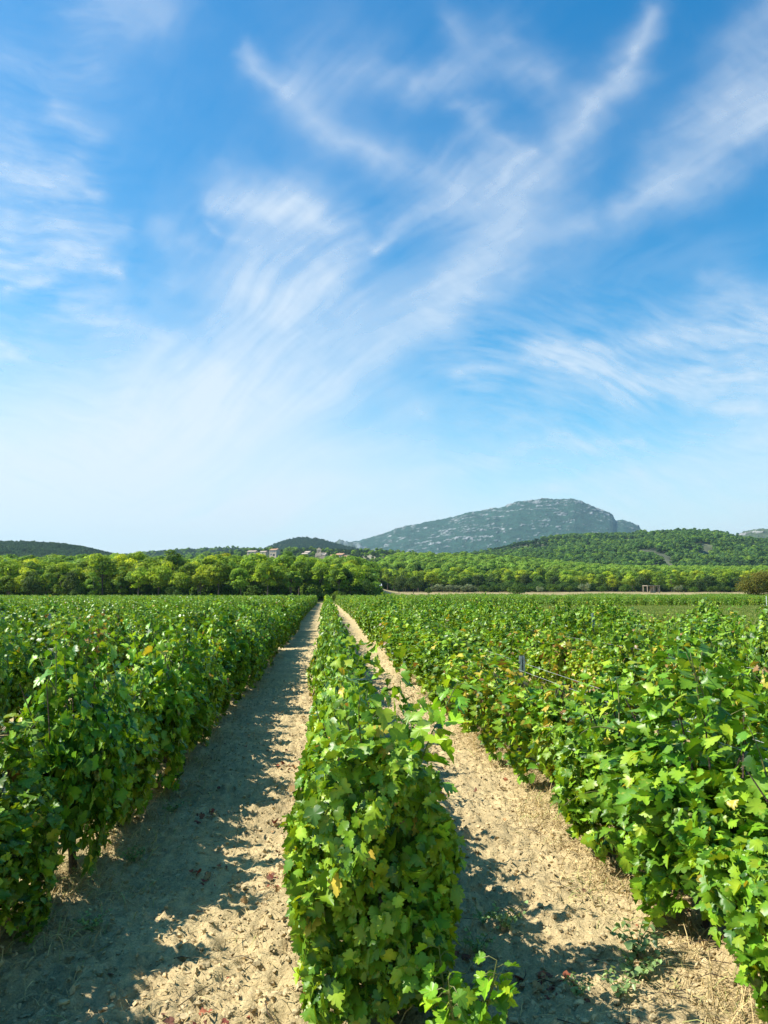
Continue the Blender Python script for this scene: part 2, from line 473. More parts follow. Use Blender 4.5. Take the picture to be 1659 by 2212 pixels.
def leaves(mb, r, P, Nn, Tn, size, tint, lod):
    V2, Qd, Td, c = TEMPL[lod]
    n, k = len(P), len(V2)
    Nn = nrm(Nn)
    Tn = nrm(Tn - Nn * (Tn * Nn).sum(-1, keepdims=True))
    X = np.cross(Tn, Nn)
    x, y = V2[:, 0][None], V2[:, 1][None]
    wd = r.uniform(0.85, 1.12, (n, 1))
    fold = r.normal(0.22, 0.32, (n, 1)); droop = r.normal(0.28, 0.28, (n, 1)); tw = r.normal(0, 0.4, (n, 1)); cup = r.normal(0.15, 0.38, (n, 1))
    z = fold * np.abs(x) - droop * np.clip(y, 0, None) ** 2 + tw * x * y - cup * x * x * 1.5
    if lod == 0:
        z = z + 0.05 * np.sin(9 * x + r.uniform(0, 6, (n, 1))) * np.abs(x) * 2 * r.uniform(0, 1.4, (n, 1))
    s = size[:, None, None]
    V = P[:, None] + s * ((x * wd)[..., None] * X[:, None] + (y + 0 * wd)[..., None] * Tn[:, None] + z[..., None] * Nn[:, None])
    base = (np.arange(n) * k)[:, None, None]
    col = np.repeat(tint[:, None], k, 1)
    if c is not None:
        col = col.copy(); col[:, c] *= (1.3, 1.2, 1.25); col[:, 0] *= (1.35, 1.2, 1.25)
    mb.add(V.reshape(-1, 3), None if Qd is None else (Qd[None] + base).reshape(-1, 4), None if Td is None else (Td[None] + base).reshape(-1, 3), col.reshape(-1, 3))

VC = np.array([(0.040, 0.115, 0.010), (0.098, 0.215, 0.014), (0.172, 0.322, 0.018), (0.270, 0.410, 0.024), (0.46, 0.38, 0.045), (0.26, 0.15, 0.055)])
def vine_tints(r, n, health):
    p = {'green': (0.20, 0.40, 0.30, 0.09, 0.008, 0.002), 'bright': (0.08, 0.32, 0.38, 0.20, 0.015, 0.005),
         'weak': (0.06, 0.22, 0.32, 0.24, 0.12, 0.04), 'brown': (0.05, 0.15, 0.2, 0.12, 0.16, 0.32)}[health]
    k = r.choice(6, n, p=p)
    return VC[k] * r.uniform(0.8, 1.22, (n, 1)) * r.uniform(0.92, 1.08, (n, 3))

def cross_section(H, wide):
    w = wide
    pr = [(0.21 * w, 0.12), (0.29 * w, 0.36), (0.33 * w, 0.62), (0.31 * w, 0.86), (0.24 * w, 1.03), (0.10 * w, H)]
    pts = np.array(pr + [(-x, z) for x, z in pr[::-1]], float)
    pts[:, 1] = np.where(pts[:, 1] > 0.9, 0.9 + (pts[:, 1] - 0.9) * (H - 0.9) / 0.3 if H < 1.2 else pts[:, 1], pts[:, 1])
    pts[:, 1] = np.minimum(pts[:, 1], H)
    return pts

def make_vine(seed, lod, n, scale, H=1.20, health='green', wide=1.0, length=1.0, cap=False, shoots=8, tall=0.0, low=0.0):
    """meshes (trunk, foliage) of one metre of trellised grapevine"""
    r = rng(seed)
    sec = cross_section(H, wide)
    sec[:, 1] = np.where(sec[:, 1] < 0.5, sec[:, 1] + low, sec[:, 1])
    seg = np.linalg.norm(np.diff(sec, axis=0), axis=1)
    cum = np.concatenate([[0], np.cumsum(seg)])
    s = r.uniform(0, cum[-1], n)
    k = np.clip(np.searchsorted(cum, s) - 1, 0, len(seg) - 1)
    f = (s - cum[k]) / seg[k]
    B = sec[k] * (1 - f)[:, None] + sec[k + 1] * f[:, None]
    tg = sec[k + 1] - sec[k]
    nout = np.stack([tg[:, 1], -tg[:, 0]], 1); nout = nrm(nout)
    y = np.where(r.random(n) < 0.8, r.normal(0, 0.25, n), r.uniform(-0.56, 0.56, n)) * length; y = np.clip(y, -0.54 * length, 0.54 * length)
    ctr = np.array((0.0, 0.68))
    ph = r.uniform(0, 6.28, 6)
    disp = 0.11 * np.sin(7.5 * y + ph[0] + 2.3 * s) + 0.10 * np.sin(13 * y + ph[1] - 3.5 * s) + 0.09 * np.sin(6.1 * s + ph[2] + 5 * y)
    d = r.exponential(0.17, n) - 0.05
    fac = (1 - d + disp)
    BX = ctr + (B - ctr) * fac[:, None]
    # each plant is fullest over its trunk and sends up bunches of shoots
    body = 0.50 + 0.50 * np.cos(np.clip(y / length, -0.6, 0.6) * math.pi / 1.1) ** 0.8 if not cap else np.ones(n)
    body = np.clip(np.nan_to_num(body, nan=0.50), 0.50, 1)
    nb = int(r.integers(2, 4)); cb = np.linspace(-0.36, 0.36, nb) * length + r.normal(0, 0.06, nb); hb = r.uniform(0.75, 1.3, nb); wb = r.uniform(0.07, 0.13, nb)
    crest = 0.10 + (hb[None] * np.exp(-((y[:, None] - cb[None]) / wb[None]) ** 2)).max(1) * 1.0
    zz_ = BX[:, 1]
    zz_ = np.where(zz_ > 0.7, 0.7 + (zz_ - 0.7) * crest, zz_)
    zz_ = np.where(zz_ < 0.5, 0.5 - (0.5 - zz_) * (0.55 + 0.45 * (body - 0.50) / 0.50), zz_)
    P = np.stack([BX[:, 0] * body, y, np.clip(zz_, 0.05, None)], 1)
    out = np.stack([nout[:, 0], np.zeros(n), nout[:, 1]], 1)
    hole = np.sin(8.5 * y + ph[4]) * np.sin(7.0 * s + ph[5]) + 0.5 * np.sin(17 * y - 9 * s + ph[0])
    keep = (hole > -0.72) | (r.random(n) < 0.25)
    P, out = P[keep], out[keep]; n = len(P)
    if cap:
        m = int(n * 0.6)
        zc = r.uniform(0.12, H * 0.97, m)
        wv = np.interp(zc, sec[:6, 1], np.abs(sec[:6, 0]))
        xc = r.uniform(-1, 1, m) * wv * 1.02
        bulge = 0.12 * (1 - (xc / 0.36) ** 2) * np.sin(np.clip(zc / H, 0, 1) * 3.0)
        yc = -0.40 * length - bulge + r.exponential(0.11, m) + 0.10 * np.sin(11 * xc + ph[3]) * np.sin(8 * zc + ph[4]) + 0.05 * np.sin(21 * xc - 15 * zc)
        P = np.vstack([P, np.stack([xc, yc, zc], 1)])
        oc = np.stack([xc * 1.3, -np.ones(m) * 0.8, 0.1 + 0.35 * (zc > H * 0.85)], 1)
        out = np.vstack([out, oc])
        keep = ~((P[:, 1] < -0.46 * length) & (np.arange(len(P)) < n))
        P, out = P[keep], out[keep]
    m = len(P)
    Nn = nrm(out) * 0.62 + np.array((-0.28, 0.0, 0.50)) + r.normal(0, 0.55, (m, 3))
    Tn = np.array((0, 0, -0.85)) + nrm(out) * 0.55 + r.normal(0, 0.5, (m, 3))
    size = (0.036 + 0.054 * r.random(m) ** 1.5) * scale
    tint = vine_tints(r, m, health)
    mb = MB()
    leaves(mb, r, P, Nn, Tn, size, tint, lod)
    # larger, slightly darker leaves added inside the hedge to block light
    q = int(n * 0.16)
    yi = r.uniform(-0.5, 0.5, q) * length
    Pi = np.stack([r.normal(0, 0.07, q), yi, r.uniform(0.34, 0.62 + 0.38 * max(H - 0.35 - 0.62, 0.05) / 0.5, q)], 1)
    if cap: Pi[:, 1] = np.maximum(Pi[:, 1], -0.36 * length)
    leaves(mb, r, Pi, np.array((-0.8, 0, 0.3)) + r.normal(0, 0.5, (q, 3)), np.array((0, 0, -1.0)) + r.normal(0, 0.5, (q, 3)), r.uniform(0.11, 0.17, q) * scale ** 0.5, vine_tints(r, q, health) * 0.9, min(lod + 1, 3))
    # shoots that stick out of the hedge
    for q in range(shoots):
        up = r.random() < 0.86
        y0 = r.uniform(-0.5, 0.5) * length
        sd = r.choice((-1, 1))
        if up:
            L = r.uniform(0.16, 0.48) + tall * (q == 0)
            p0 = np.array((r.uniform(-0.16, 0.16), y0, H - 0.16)); dr = np.array((r.normal(0, 0.35), r.normal(0, 0.3), 1.0))
        else:
            L = r.uniform(0.14, 0.26)
            p0 = np.array((sd * 0.27, y0, r.uniform(0.4, 0.95))); dr = np.array((sd * 1.0, r.normal(0, 0.5), 0.45))
        t = np.linspace(0, 1, 7)[:, None]
        dr = dr / np.linalg.norm(dr)
        path = p0 + dr * L * t + np.array((r.normal(0, .05), 0, -0.14 if not up else -0.03)) * t * t
        if lod <= 1:
            mb.tube(path, np.linspace(0.0045, 0.0018, 7), 4, tint=(0.14, 0.15, 0.045))
        k = max(4, int(L / 0.045))
        tt = np.linspace(0.08, 1.0, k)
        Pq = np.stack([np.interp(tt, t[:, 0], path[:, a]) for a in range(3)], 1)
        side = nrm(np.cross(dr, (0, 0, 1)) + 1e-3)[None] * np.where(np.arange(k) % 2, 1, -1)[:, None] + r.normal(0, 0.4, (k, 3))
        leaves(mb, r, Pq + side * 0.03, side * 0.3 + np.array((-0.25, 0, 0.7)) + r.normal(0, 0.35, (k, 3)), side + np.array((0, 0, -0.35)), np.linspace(0.095, 0.04, k) * scale ** 0.5 * r.uniform(0.85, 1.2, k),
               vine_tints(r, k, 'bright' if health == 'green' else health), lod)
    fol = mb.mesh('foliage', M_VINE, True)
    tb = MB()
    ns = 6 if lod < 2 else 4
    t = np.linspace(0, 1, 6)
    wob = np.stack([0.03 * np.sin(5 * t + ph[5]), 0.04 * np.sin(4 * t + ph[3]), 0.56 * t - 0.05], 1)
    tb.tube(wob, np.interp(t, (0, 0.2, 1), (0.034, 0.026, 0.02)) * r.uniform(0.9, 1.25), ns + 1)
    for sg in (-1, 1):
        tb.tube([wob[-1] + (0, 0, -0.02), wob[-1] + (0.01, sg * 0.12, 0.05), wob[-1] + (0, sg * 0.3, 0.05), wob[-1] + (0.01, sg * 0.47, 0.07)], [0.02, 0.017, 0.013, 0.008], ns)
    if lod <= 1:
        for q in range(7):
            y0 = r.uniform(-0.45, 0.45); x1 = r.normal(0, 0.13)
            tb.tube([(0, y0, 0.55), (x1 * 0.5, y0 + r.normal(0, .05), 0.8), (x1, y0 + r.normal(0, .08), H - 0.1)], [0.006, 0.005, 0.003], 4)
    return tb.mesh('trunk', M_BARK), fol

def make_bunch(r):
    mb = MB()
    for k in range(34):
        z = -r.uniform(0, 0.15)
        w = 0.030 * (1 - (-z / 0.19)) + 0.002
        a = r.uniform(0, 6.28)
        c = np.array((w * math.cos(a), w * math.sin(a), z))
        ph = np.array([(math.cos(q) * math.sin(p), math.sin(q) * math.sin(p), math.cos(p)) for p in (0.6, 1.57, 2.5) for q in np.arange(6) * 1.047])
        V = np.vstack([ph, [(0, 0, 1), (0, 0, -1)]]) * 0.0135 + c
        Qs = [(a_ * 6 + b, a_ * 6 + (b + 1) % 6, a_ * 6 + 6 + (b + 1) % 6, a_ * 6 + 6 + b) for a_ in range(2) for b in range(6)]
        Ts = [(18, (b + 1) % 6, b) for b in range(6)] + [(19, 12 + b, 12 + (b + 1) % 6) for b in range(6)]
        mb.add(V, Qs, Ts)
    return mb.mesh('grape_bunch', M_GRAPE, True)
BUNCH = [make_bunch(rng(900 + k)) for k in range(3)]

VIN = {
 'A': [make_vine(100 + k, 0, 2250, 1.0, H=1.2 + 0.03 * (k % 3), shoots=9) for k in range(8)],
 'Abright': [make_vine(130 + k, 0, 2250, 1.04, H=1.16 + 0.04 * (k % 3), health='bright', shoots=9) for k in range(5)],
 'Aweak': [make_vine(150 + k, 0, 1500, 0.92, H=0.98, health='weak', wide=0.95, shoots=5, low=0.08) for k in range(3)],
 'B': [make_vine(200 + k, 1, 1600, 1.12, H=1.2 + 0.03 * (k % 3), shoots=8) for k in range(8)],
 'Bbright': [make_vine(230 + k, 1, 1600, 1.12, H=1.18, health='bright', shoots=8) for k in range(5)],
 'Bweak': [make_vine(250 + k, 1, 1150, 1.0, H=1.0, health='weak', shoots=5, low=0.06) for k in range(3)],
 'Alow': [make_vine(160 + k, 0, 1300, 0.92, H=0.74, health='weak', wide=0.95, shoots=4) for k in range(2)],
 'Bbrown': [make_vine(270 + k, 1, 700, 1.0, H=1.2, health='brown', wide=0.8, shoots=5) for k in range(2)],
 'C': [make_vine(300 + k, 2, 1150, 1.22, H=1.2 + 0.04 * (k % 3), health='green' if k < 4 else 'bright', shoots=8) for k in range(8)],
 'Cweak': [make_vine(330 + k, 2, 700, 1.15, H=1.1, health='weak', shoots=6) for k in range(2)],
}
END_VINES = {0: make_vine(401, 0, 3100, 0.86, H=1.22, health='bright', cap=True, shoots=6, tall=0.0, low=-0.04), 1: make_vine(402, 0, 2700, 0.95, H=1.2, health='bright', cap=True, shoots=10), -1: make_vine(403, 0, 2500, 1.0, H=1.2, cap=True, shoots=8)}

def blades(name, P, dirs, L, w, tint, r, mat, droop=0.5):
    n = len(P)
    side = nrm(np.cross(dirs, np.array((0.2, 0.1, 1.0)) + r.normal(0, .3, (n, 3))))
    t = np.array((0, 0.35, 0.7, 1.0)); wd = np.array((1.0, 0.9, 0.6, 0.1))
    mid = P[:, None] + dirs[:, None] * (L[:, None] * t[None])[..., None]
    mid[..., 2] -= droop * (L[:, None] * t[None] ** 2.2)
    V = np.stack([mid - side[:, None] * (w * wd)[None, :, None], mid + side[:, None] * (w * wd)[None, :, None]], 2)
    V = V.reshape(n, 8, 3)
    V[..., 2] = np.maximum(V[..., 2], P[:, None, 2] - 0.01)
    q = np.array([(0, 1, 3, 2), (2, 3, 5, 4), (4, 5, 7, 6)])
    F = (q[None] + (np.arange(n) * 8)[:, None, None]).reshape(-1, 4)
    return build_mesh(name, V.reshape(-1, 3), [F], mat, np.repeat(tint, 8, 0), False)

# ------------------------------------------------------------------ the vineyard
ROWNAME = {0: 'the single row between the two bare paths', 1: 'the first row right of the right path', -1: 'the first row left of the left path',
           2: 'the second row right of the paths', -2: 'the second row left of the paths', 3: 'the third row right of the paths', -3: 'the third row left of the paths',
           4: 'the fourth row right of the paths', -4: 'the fourth row left of the paths'}
ORD = ['nearest', 'second', 'third', 'fourth', 'fifth', 'sixth', 'seventh', 'eighth', 'ninth', 'tenth']
def in_view(x, y, m=0.0):
    if y < 2.6: return False
    u = x / y
    return -0.445 - m / y < u < 0.60 + m / y
START = 3.62
near, far_pts = [], []
for row in range(-46, 62):
    xr = ROW0 + row * PITCHROW
    rr = rng(5000 + row)
    yend = 147 if xr < 5 else 190 + 8 * math.sin(xr * 0.2)
    ygap = float(np.interp(xr, (5, 7, 8.5, 10, 13, 40, 130), (150, 60, 28, 22, 20, 18, 18)))
    y0 = START if row == 0 else START - 0.55
    k = 0
    yy = y0
    while yy < yend:
        x = xr + rr.normal(0, 0.025); y = yy + rr.normal(0, 0.03)
        gap = ygap < y < 100 + rr.uniform(-0.5, 0.5)
        miss = rr.random() < 0.03 and y > 14
        if in_view(x, y, 0.9) and not gap and not miss:
            near.append((math.hypot(x, y), row, k, x, y))
        elif not gap and not miss and y > 3.0 and -0.85 < x / y < 0.95 and y < 60:
            far_pts.append((x, y))                 # beyond the edges of the picture
        k += 1
        yy += 1.0
near.sort()
NV = 300
for d, row, k, x, y in near[NV:]:
    far_pts.append((x, y))
near = near[:NV]
rv = rng(77)
special = {}                                   # (row, k) -> (variant, label)
special[(0, 0)] = 'end grapevine with a bright shoot sticking up, first of the row between the paths'
special[(0, 1)] = 'bushy grapevine second along the single row between the two bare paths'
special[(-1, 1)] = 'tall leafy grapevine second along the first row left of the left path'
weak_1 = {5, 6, 7}
near_count = {}
VINES = {}
for d, row, k, x, y in near:
    lod = 'A' if d < 8.5 else ('B' if d < 19 else 'C')
    h = rv.random()
    right_rows = row >= 1  # rows right of the paths hold more weak, yellowed vines
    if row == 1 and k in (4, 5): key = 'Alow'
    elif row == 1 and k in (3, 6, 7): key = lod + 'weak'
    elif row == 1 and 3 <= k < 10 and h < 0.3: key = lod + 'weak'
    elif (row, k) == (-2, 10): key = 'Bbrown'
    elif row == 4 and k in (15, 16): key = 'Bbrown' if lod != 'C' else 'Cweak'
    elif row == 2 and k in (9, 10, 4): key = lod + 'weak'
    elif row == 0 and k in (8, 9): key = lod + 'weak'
    elif h < (0.14 if right_rows else 0.02): key = lod + 'weak'
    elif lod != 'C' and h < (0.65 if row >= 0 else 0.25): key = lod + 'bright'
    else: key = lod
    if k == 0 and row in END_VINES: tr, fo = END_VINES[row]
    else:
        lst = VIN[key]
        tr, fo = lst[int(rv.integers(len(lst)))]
    sz = rv.uniform(0.90, 1.12); sx = rv.uniform(0.82, 1.2); x += rv.normal(0, 0.04)
    sz *= rv.uniform(0.90, 1.06)
    if row == 0:
        sx = rv.uniform(0.66, 0.78) if k > 0 else 0.94
        sz = {0: 0.95, 1: 0.90, 2: 0.93}.get(k, sz * 0.95); x -= 0.05
    if abs(row) == 1: sx *= 1.15; x -= 0.20 * row if (row == 1 or k >= 2) else 0.09 * row
    if row == -1: sx *= 0.76; x += 0.07
    if row <= -2: x -= 0.12
    if row == 1: sz = {1: 1.0, 2: 0.86, 3: 0.90, 4: 1.08, 5: 1.06, 6: 0.98}.get(k, sz)
    if row == -1: sz = {0: 0.85, 1: 0.76, 2: 1.07, 3: 0.88, 4: 1.10, 5: 1.02, 6: 1.06, 7: 0.92}.get(k, sz)
    rz = 0 if k == 0 else (0 if rv.random() < 0.5 else math.pi)
    rn = ROWNAME.get(row) or ('the rows farther left of the paths' if row < 0 else 'the rows farther right of the paths')
    if abs(row) <= 1 and k < 10:
        c = 'yellowing thin' if ('weak' in key or key == 'Alow') else ('bright green' if 'bright' in key else 'deep green')
        label = special.get((row, k)) or f'{c} grapevine, {ORD[k]} along {rn}'
        group = f'grapevines of {rn}'
    elif key == 'Bbrown' and row == -2:
        label, group = 'browning half-bare grapevine with a post beside it, second row left of the paths', f'grapevines of {rn}'
    elif 'weak' in key or 'brown' in key or key == 'Alow':
        label, group = f'yellow-leaved weak grapevine in {rn}', f'yellowed grapevines of {rn}'
    else:
        label = f'leafy green grapevine along {rn}' + (', past its first ten' if abs(row) <= 1 else '')
        group = f'green grapevines of {rn}'
    z0 = float(terrain(x, y)) + 0.03
    root = thing('grapevine', label, 'grapevine', (x, y, z0), rz, group, (sx, 1.0, sz))
    link('trunk', tr, root)
    link('foliage', fo, root)
    if d < 5.5 and abs(row) <= 1:
        for q in range(3):
            b = link('grape_bunch', BUNCH[q], root, (rv.choice((-1, 1)) * 0.24, rv.uniform(-0.45, 0.4), rv.uniform(0.45, 0.75)))
    VINES[(row, k)] = root

# a tall bright shoot on the second vine and a low sucker at the foot of the row
def shoot_mesh(seed, path, sizes, spread=0.05, lod=0):
    r = rng(seed); mb = MB()
    path = np.asarray(path, float)
    mb.tube(path, np.linspace(0.005, 0.002, len(path)), 5, tint=(0.16, 0.17, 0.05))
    k = len(sizes)
    tt = np.linspace(0.05, 1, k); t = np.linspace(0, 1, len(path))
    P = np.stack([np.interp(tt, t, path[:, a]) for a in range(3)], 1)
    ang = np.arange(k) * 2.4 + r.uniform(0, 6)
    side = np.stack([np.cos(ang), np.sin(ang), np.zeros(k)], 1)
    for q in range(k):
        mb.tube([P[q], P[q] + side[q] * spread * 0.6 + (0, 0, 0.01), P[q] + side[q] * spread], 0.0016, 4, tint=(0.2, 0.2, 0.06))
    leaves(mb, r, P + side * spread, side * 0.25 + np.array((-0.3, 0.1, 0.8)) + r.normal(0, 0.3, (k, 3)), side + np.array((0, 0, -0.3)), np.asarray(sizes), vine_tints(r, k, 'bright') * (1.25, 1.2, 1.0), lod)
    return mb
v = VINES[(0, 0)]
link('young_shoot', shoot_mesh(31, [(0.28, 0.25, 0.95), (0.34, 0.25, 1.1), (0.42, 0.26, 1.24), (0.49, 0.28, 1.36)], np.linspace(0.13, 0.06, 18), 0.06).mesh('young_shoot', M_VINE), v)
sk = MB()
r = rng(66)
parts = [shoot_mesh(400 + q, [(0, 0, 0), (0.03 * math.cos(q * 2.1), 0.03 * math.sin(q * 2.1), 0.15), (0.10 * math.cos(q * 2.1), 0.08 * math.sin(q * 2.1), 0.30), (0.13 * math.cos(q * 2.1), 0.10 * math.sin(q * 2.1), 0.34 + 0.015 * q)], np.linspace(0.105, 0.05, 15), 0.05) for q in range(8)]
for p in parts:
    V, Q_, T_, t_ = p.arrays(); sk.add(V, Q_[0], T_[0], t_)
tag(link('vine_sucker', sk.mesh('vine_sucker', M_VINE), None, (0.50, 2.90, 0.0)), 'low bright green vine sucker with big leaves at the foot of the middle row', 'vine shoot')

# ------------------------------------------------------------------ scatter (geometry nodes) for what nobody could count
def scatter(name, pts, scl, meshes, seed, kind='stuff'):
    r = rng(seed)
    src = bpy.data.collections.new(name + '_source')
    for k, me in enumerate(meshes):
        o = bpy.data.objects.new(f'{name}_source_{k:02d}', me)
        src.objects.link(o)
    me = bpy.data.meshes.new(name)
    pts = np.asarray(pts, np.float32)
    me.vertices.add(len(pts)); me.vertices.foreach_set('co', pts.ravel())
    for nm, val, ty in (('spin', r.uniform(0, 6.283, len(pts)) if kind == 'stuff' else r.choice((0.0, math.pi), len(pts)), 'FLOAT'), ('grow', scl, 'FLOAT'), ('pick', r.integers(0, len(meshes), len(pts)), 'INT')):
        a = me.attributes.new(nm, ty, 'POINT')
        a.data.foreach_set('value', np.asarray(val, np.int32 if ty == 'INT' else np.float32))
    o = link(name, me)
    ng = bpy.data.node_groups.new(name, 'GeometryNodeTree')
    ng.interface.new_socket('Geometry', in_out='INPUT', socket_type='NodeSocketGeometry')
    ng.interface.new_socket('Geometry', in_out='OUTPUT', socket_type='NodeSocketGeometry')
    gi = ng.nodes.new('NodeGroupInput'); go = ng.nodes.new('NodeGroupOutput')
    ip = ng.nodes.new('GeometryNodeInstanceOnPoints')
    ci = ng.nodes.new('GeometryNodeCollectionInfo')
    ci.inputs['Collection'].default_value = src
    ci.inputs['Separate Children'].default_value = True
    ci.inputs['Reset Children'].default_value = True
    def attr(nm, ty):
        n = ng.nodes.new('GeometryNodeInputNamedAttribute'); n.data_type = ty; n.inputs['Name'].default_value = nm
        return n.outputs['Attribute']
    cx = ng.nodes.new('ShaderNodeCombineXYZ')
    ng.links.new(attr('spin', 'FLOAT'), cx.inputs['Z'])
    ng.links.new(gi.outputs[0], ip.inputs['Points'])
    ng.links.new(ci.outputs[0], ip.inputs['Instance'])
    ip.inputs['Pick Instance'].default_value = True
    ng.links.new(attr('pick', 'INT'), ip.inputs['Instance Index'])
    ng.links.new(cx.outputs[0], ip.inputs['Rotation'])
    ng.links.new(attr('grow', 'FLOAT'), ip.inputs['Scale'])
    ng.links.new(ip.outputs[0], go.inputs[0])
    mod = o.modifiers.new('scatter', 'NODES'); mod.node_group = ng
    o['kind'] = 'stuff'
    return o

DV = [make_vine(500 + k, 3 if k % 2 else 2, 760, 1.38, H=1.2 + 0.05 * (k % 3), health='green' if k < 4 else ('bright' if k < 7 else 'weak'), shoots=7)[1] for k in range(8)]
fp = np.array(far_pts)
scatter('vineyard_foliage', np.stack([fp[:, 0], fp[:, 1], terrain(fp[:, 0], fp[:, 1])], 1), rng(8).uniform(0.9, 1.12, len(fp)), DV, 9, kind='rows')

def grass_clump(seed):
    r = rng(seed); n = 60
    P = np.stack([r.normal(0, 0.45, n), r.normal(0, 0.45, n), np.zeros(n)], 1)
    d = nrm(np.stack([r.normal(0, 0.35, n), r.normal(0, 0.35, n), np.ones(n)], 1))
    gc = np.array([(0.16, 0.24, 0.05), (0.22, 0.28, 0.07), (0.34, 0.33, 0.12)])
    return blades('grass_clump', P, d, r.uniform(0.15, 0.42, n), 0.03, gc[r.integers(0, 3, n)] * r.uniform(0.8, 1.2, (n, 1)), r, M_NEEDLE, 0.3)
gr_ = rng(313)
gx = gr_.uniform(5.5, 75, 22000); gy = 19 + 82 * gr_.random(22000)
kp = (gy > np.interp(gx, (5, 7, 8.5, 10, 13, 40, 130), (150, 60, 28, 22, 20, 18, 18)) + 1.2) & (gx / gy < 0.64) & (gy < 99)
scatter('fallow_grass', np.stack([gx[kp], gy[kp], terrain(gx[kp], gy[kp])], 1), gr_.uniform(0.7, 1.2, kp.sum()), [grass_clump(k) for k in range(4)], 314)

# ------------------------------------------------------------------ trees
PINE = np.array([(0.245, 0.345, 0.028), (0.31, 0.415, 0.034), (0.38, 0.47, 0.040), (0.175, 0.265, 0.034)])
OAK = np.array([(0.045, 0.080, 0.022), (0.06, 0.10, 0.026), (0.08, 0.12, 0.03)])
OLIVE = np.array([(0.20, 0.24, 0.15), (0.24, 0.27, 0.17), (0.16, 0.20, 0.12)])
BROWN = np.array([(0.17, 0.165, 0.03), (0.20, 0.18, 0.032), (0.14, 0.155, 0.028)])
FRESH = np.array([(0.09, 0.17, 0.022), (0.12, 0.20, 0.025), (0.07, 0.13, 0.02)])
def puffs(mb, r, centers, radii, per, size, cols, flat=0.7, shell=0.25):
    for c, R_ in zip(centers, radii):
        n = int(per * (R_ / np.mean(radii)) ** 1.6)
        d = nrm(r.normal(0, 1, (n, 3)))
        d[:, 2] = np.where(d[:, 2] < -0.35, -d[:, 2], d[:, 2])
        rad = R_ * (1 - np.abs(r.normal(0, shell, n)))
        P = c + d * rad[:, None] * np.array((1, 1, flat))
        Nn = d + r.normal(0, 0.32, (n, 3)) + (0, 0, 0.3)
        Tn = nrm(r.normal(0, 1, (n, 3)))
        Nn = nrm(Nn); Tn = nrm(Tn - Nn * (Tn * Nn).sum(-1, keepdims=True)); X = np.cross(Tn, Nn)
        s = (size * r.uniform(0.6, 1.4, n))[:, None, None]
        t2 = np.array([(-0.5, -0.25), (0.1, -0.5), (0.5, 0.2), (-0.1, 0.5)])
        V = P[:, None] + s * (t2[None, :, 0, None] * X[:, None] + t2[None, :, 1, None] * Tn[:, None])
        tone = cols[r.integers(len(cols))] * r.uniform(0.85, 1.18)
        tint = tone * r.uniform(0.75, 1.28, (n, 1))
        mb.add(V.reshape(-1, 3), (np.arange(n) * 4)[:, None] + np.arange(4)[None], None, np.repeat(tint, 4, 0))

def make_tree(seed, H, Wd, cols, npuff, per, size, base=0.35, flat=0.7, dome=1.0, trunks=1, twig=True, pr=(0.16, 0.28)):
    r = rng(seed)
    mb = MB()
    h0 = base * H
    cz = h0 + (H - h0) * 0.5
    cen, rad = [], []
    lean = r.normal(0, 0.05 * H, 2)
    for k in range(npuff):
        d = nrm(r.normal(0, 1, 3)); d[2] = d[2] * 0.9 + 0.15
        rr_ = r.uniform(0.55, 1.0) ** 0.6
        p = np.array((d[0] * Wd / 2, d[1] * Wd / 2, d[2] * (H - h0) / 2)) * rr_ * 0.82
        R_ = Wd * r.uniform(*pr)
        t = (p[2] + (H - h0) / 2) / (H - h0)
        p[:2] += lean * t
        p[:2] *= (1.1 - 0.25 * t * dome)
        cen.append(p + (0, 0, cz)); rad.append(R_)
    puffs(mb, r, np.array(cen), np.array(rad), per, size, cols, flat)
    crown = mb.mesh('crown', M_NEEDLE)
    tb = MB()
    for q in range(trunks):
        o = r.normal(0, 0.3, 2) * (trunks > 1)
        tp = np.array((lean[0] * 0.8 + r.normal(0, .03 * H), lean[1] * 0.8, H * 0.78))
        tb.tube([(o[0], o[1], -0.3), (o[0] * 1.4 + lean[0] * .2, o[1] + lean[1] * .2, H * 0.25), (o[0] * 2 + lean[0] * .5 + r.normal(0, .03 * H), o[1] * 2, H * 0.5), tp], np.array((0.026, 0.02, 0.014, 0.004)) * H * 0.8, 6)
        if twig:
            for k in range(5):
                c = cen[r.integers(npuff)]
                zb = min(c[2] - 0.1 * H, H * r.uniform(0.28, 0.6)); zb = max(zb, 0.12 * H)
                b = np.array((o[0] * 1.5 + lean[0] * zb / H, o[1] * 1.5 + lean[1] * zb / H, zb))
                tb.tube([b, b * 0.5 + c * 0.5 + (0, 0, 0.04 * H), c], np.array((0.010, 0.007, 0.003)) * H, 5)
    return tb.mesh('trunk', M_TREEBARK, True), crown

PINES = [make_tree(600 + k, (9.0, 9.6, 8.2, 9.0)[k % 4], (5.8, 6.8, 4.6, 6.2, 5.2)[k % 5], PINE * ((1, 1, 1), (0.9, 0.92, 1), (0.62, 0.74, 1.1), (1.08, 1.02, 0.9), (0.78, 0.86, 1.2))[k % 5], (25, 30, 18, 27, 22)[k % 5], 105, 0.37, base=(0.24, 0.12, 0.30, 0.06)[k % 4], flat=0.68, trunks=1 + (k % 3 == 2)) for k in range(10)]
OAKS = [make_tree(640 + k, 7.0, 5.6, OAK, 26, 60, 0.36, base=0.14, flat=0.85, pr=(0.18, 0.28)) for k in range(3)]
OLIVES = [make_tree(660 + k, 3.2, 3.6, OLIVE, 14, 50, 0.24, base=0.12, flat=0.85) for k in range(2)]
BUSH = [make_tree(670 + k, 4.0, 5.6, OAK * (1.1, 1.25, 1.0), 22, 70, 0.30, base=0.0, flat=0.9, twig=False) for k in range(2)]
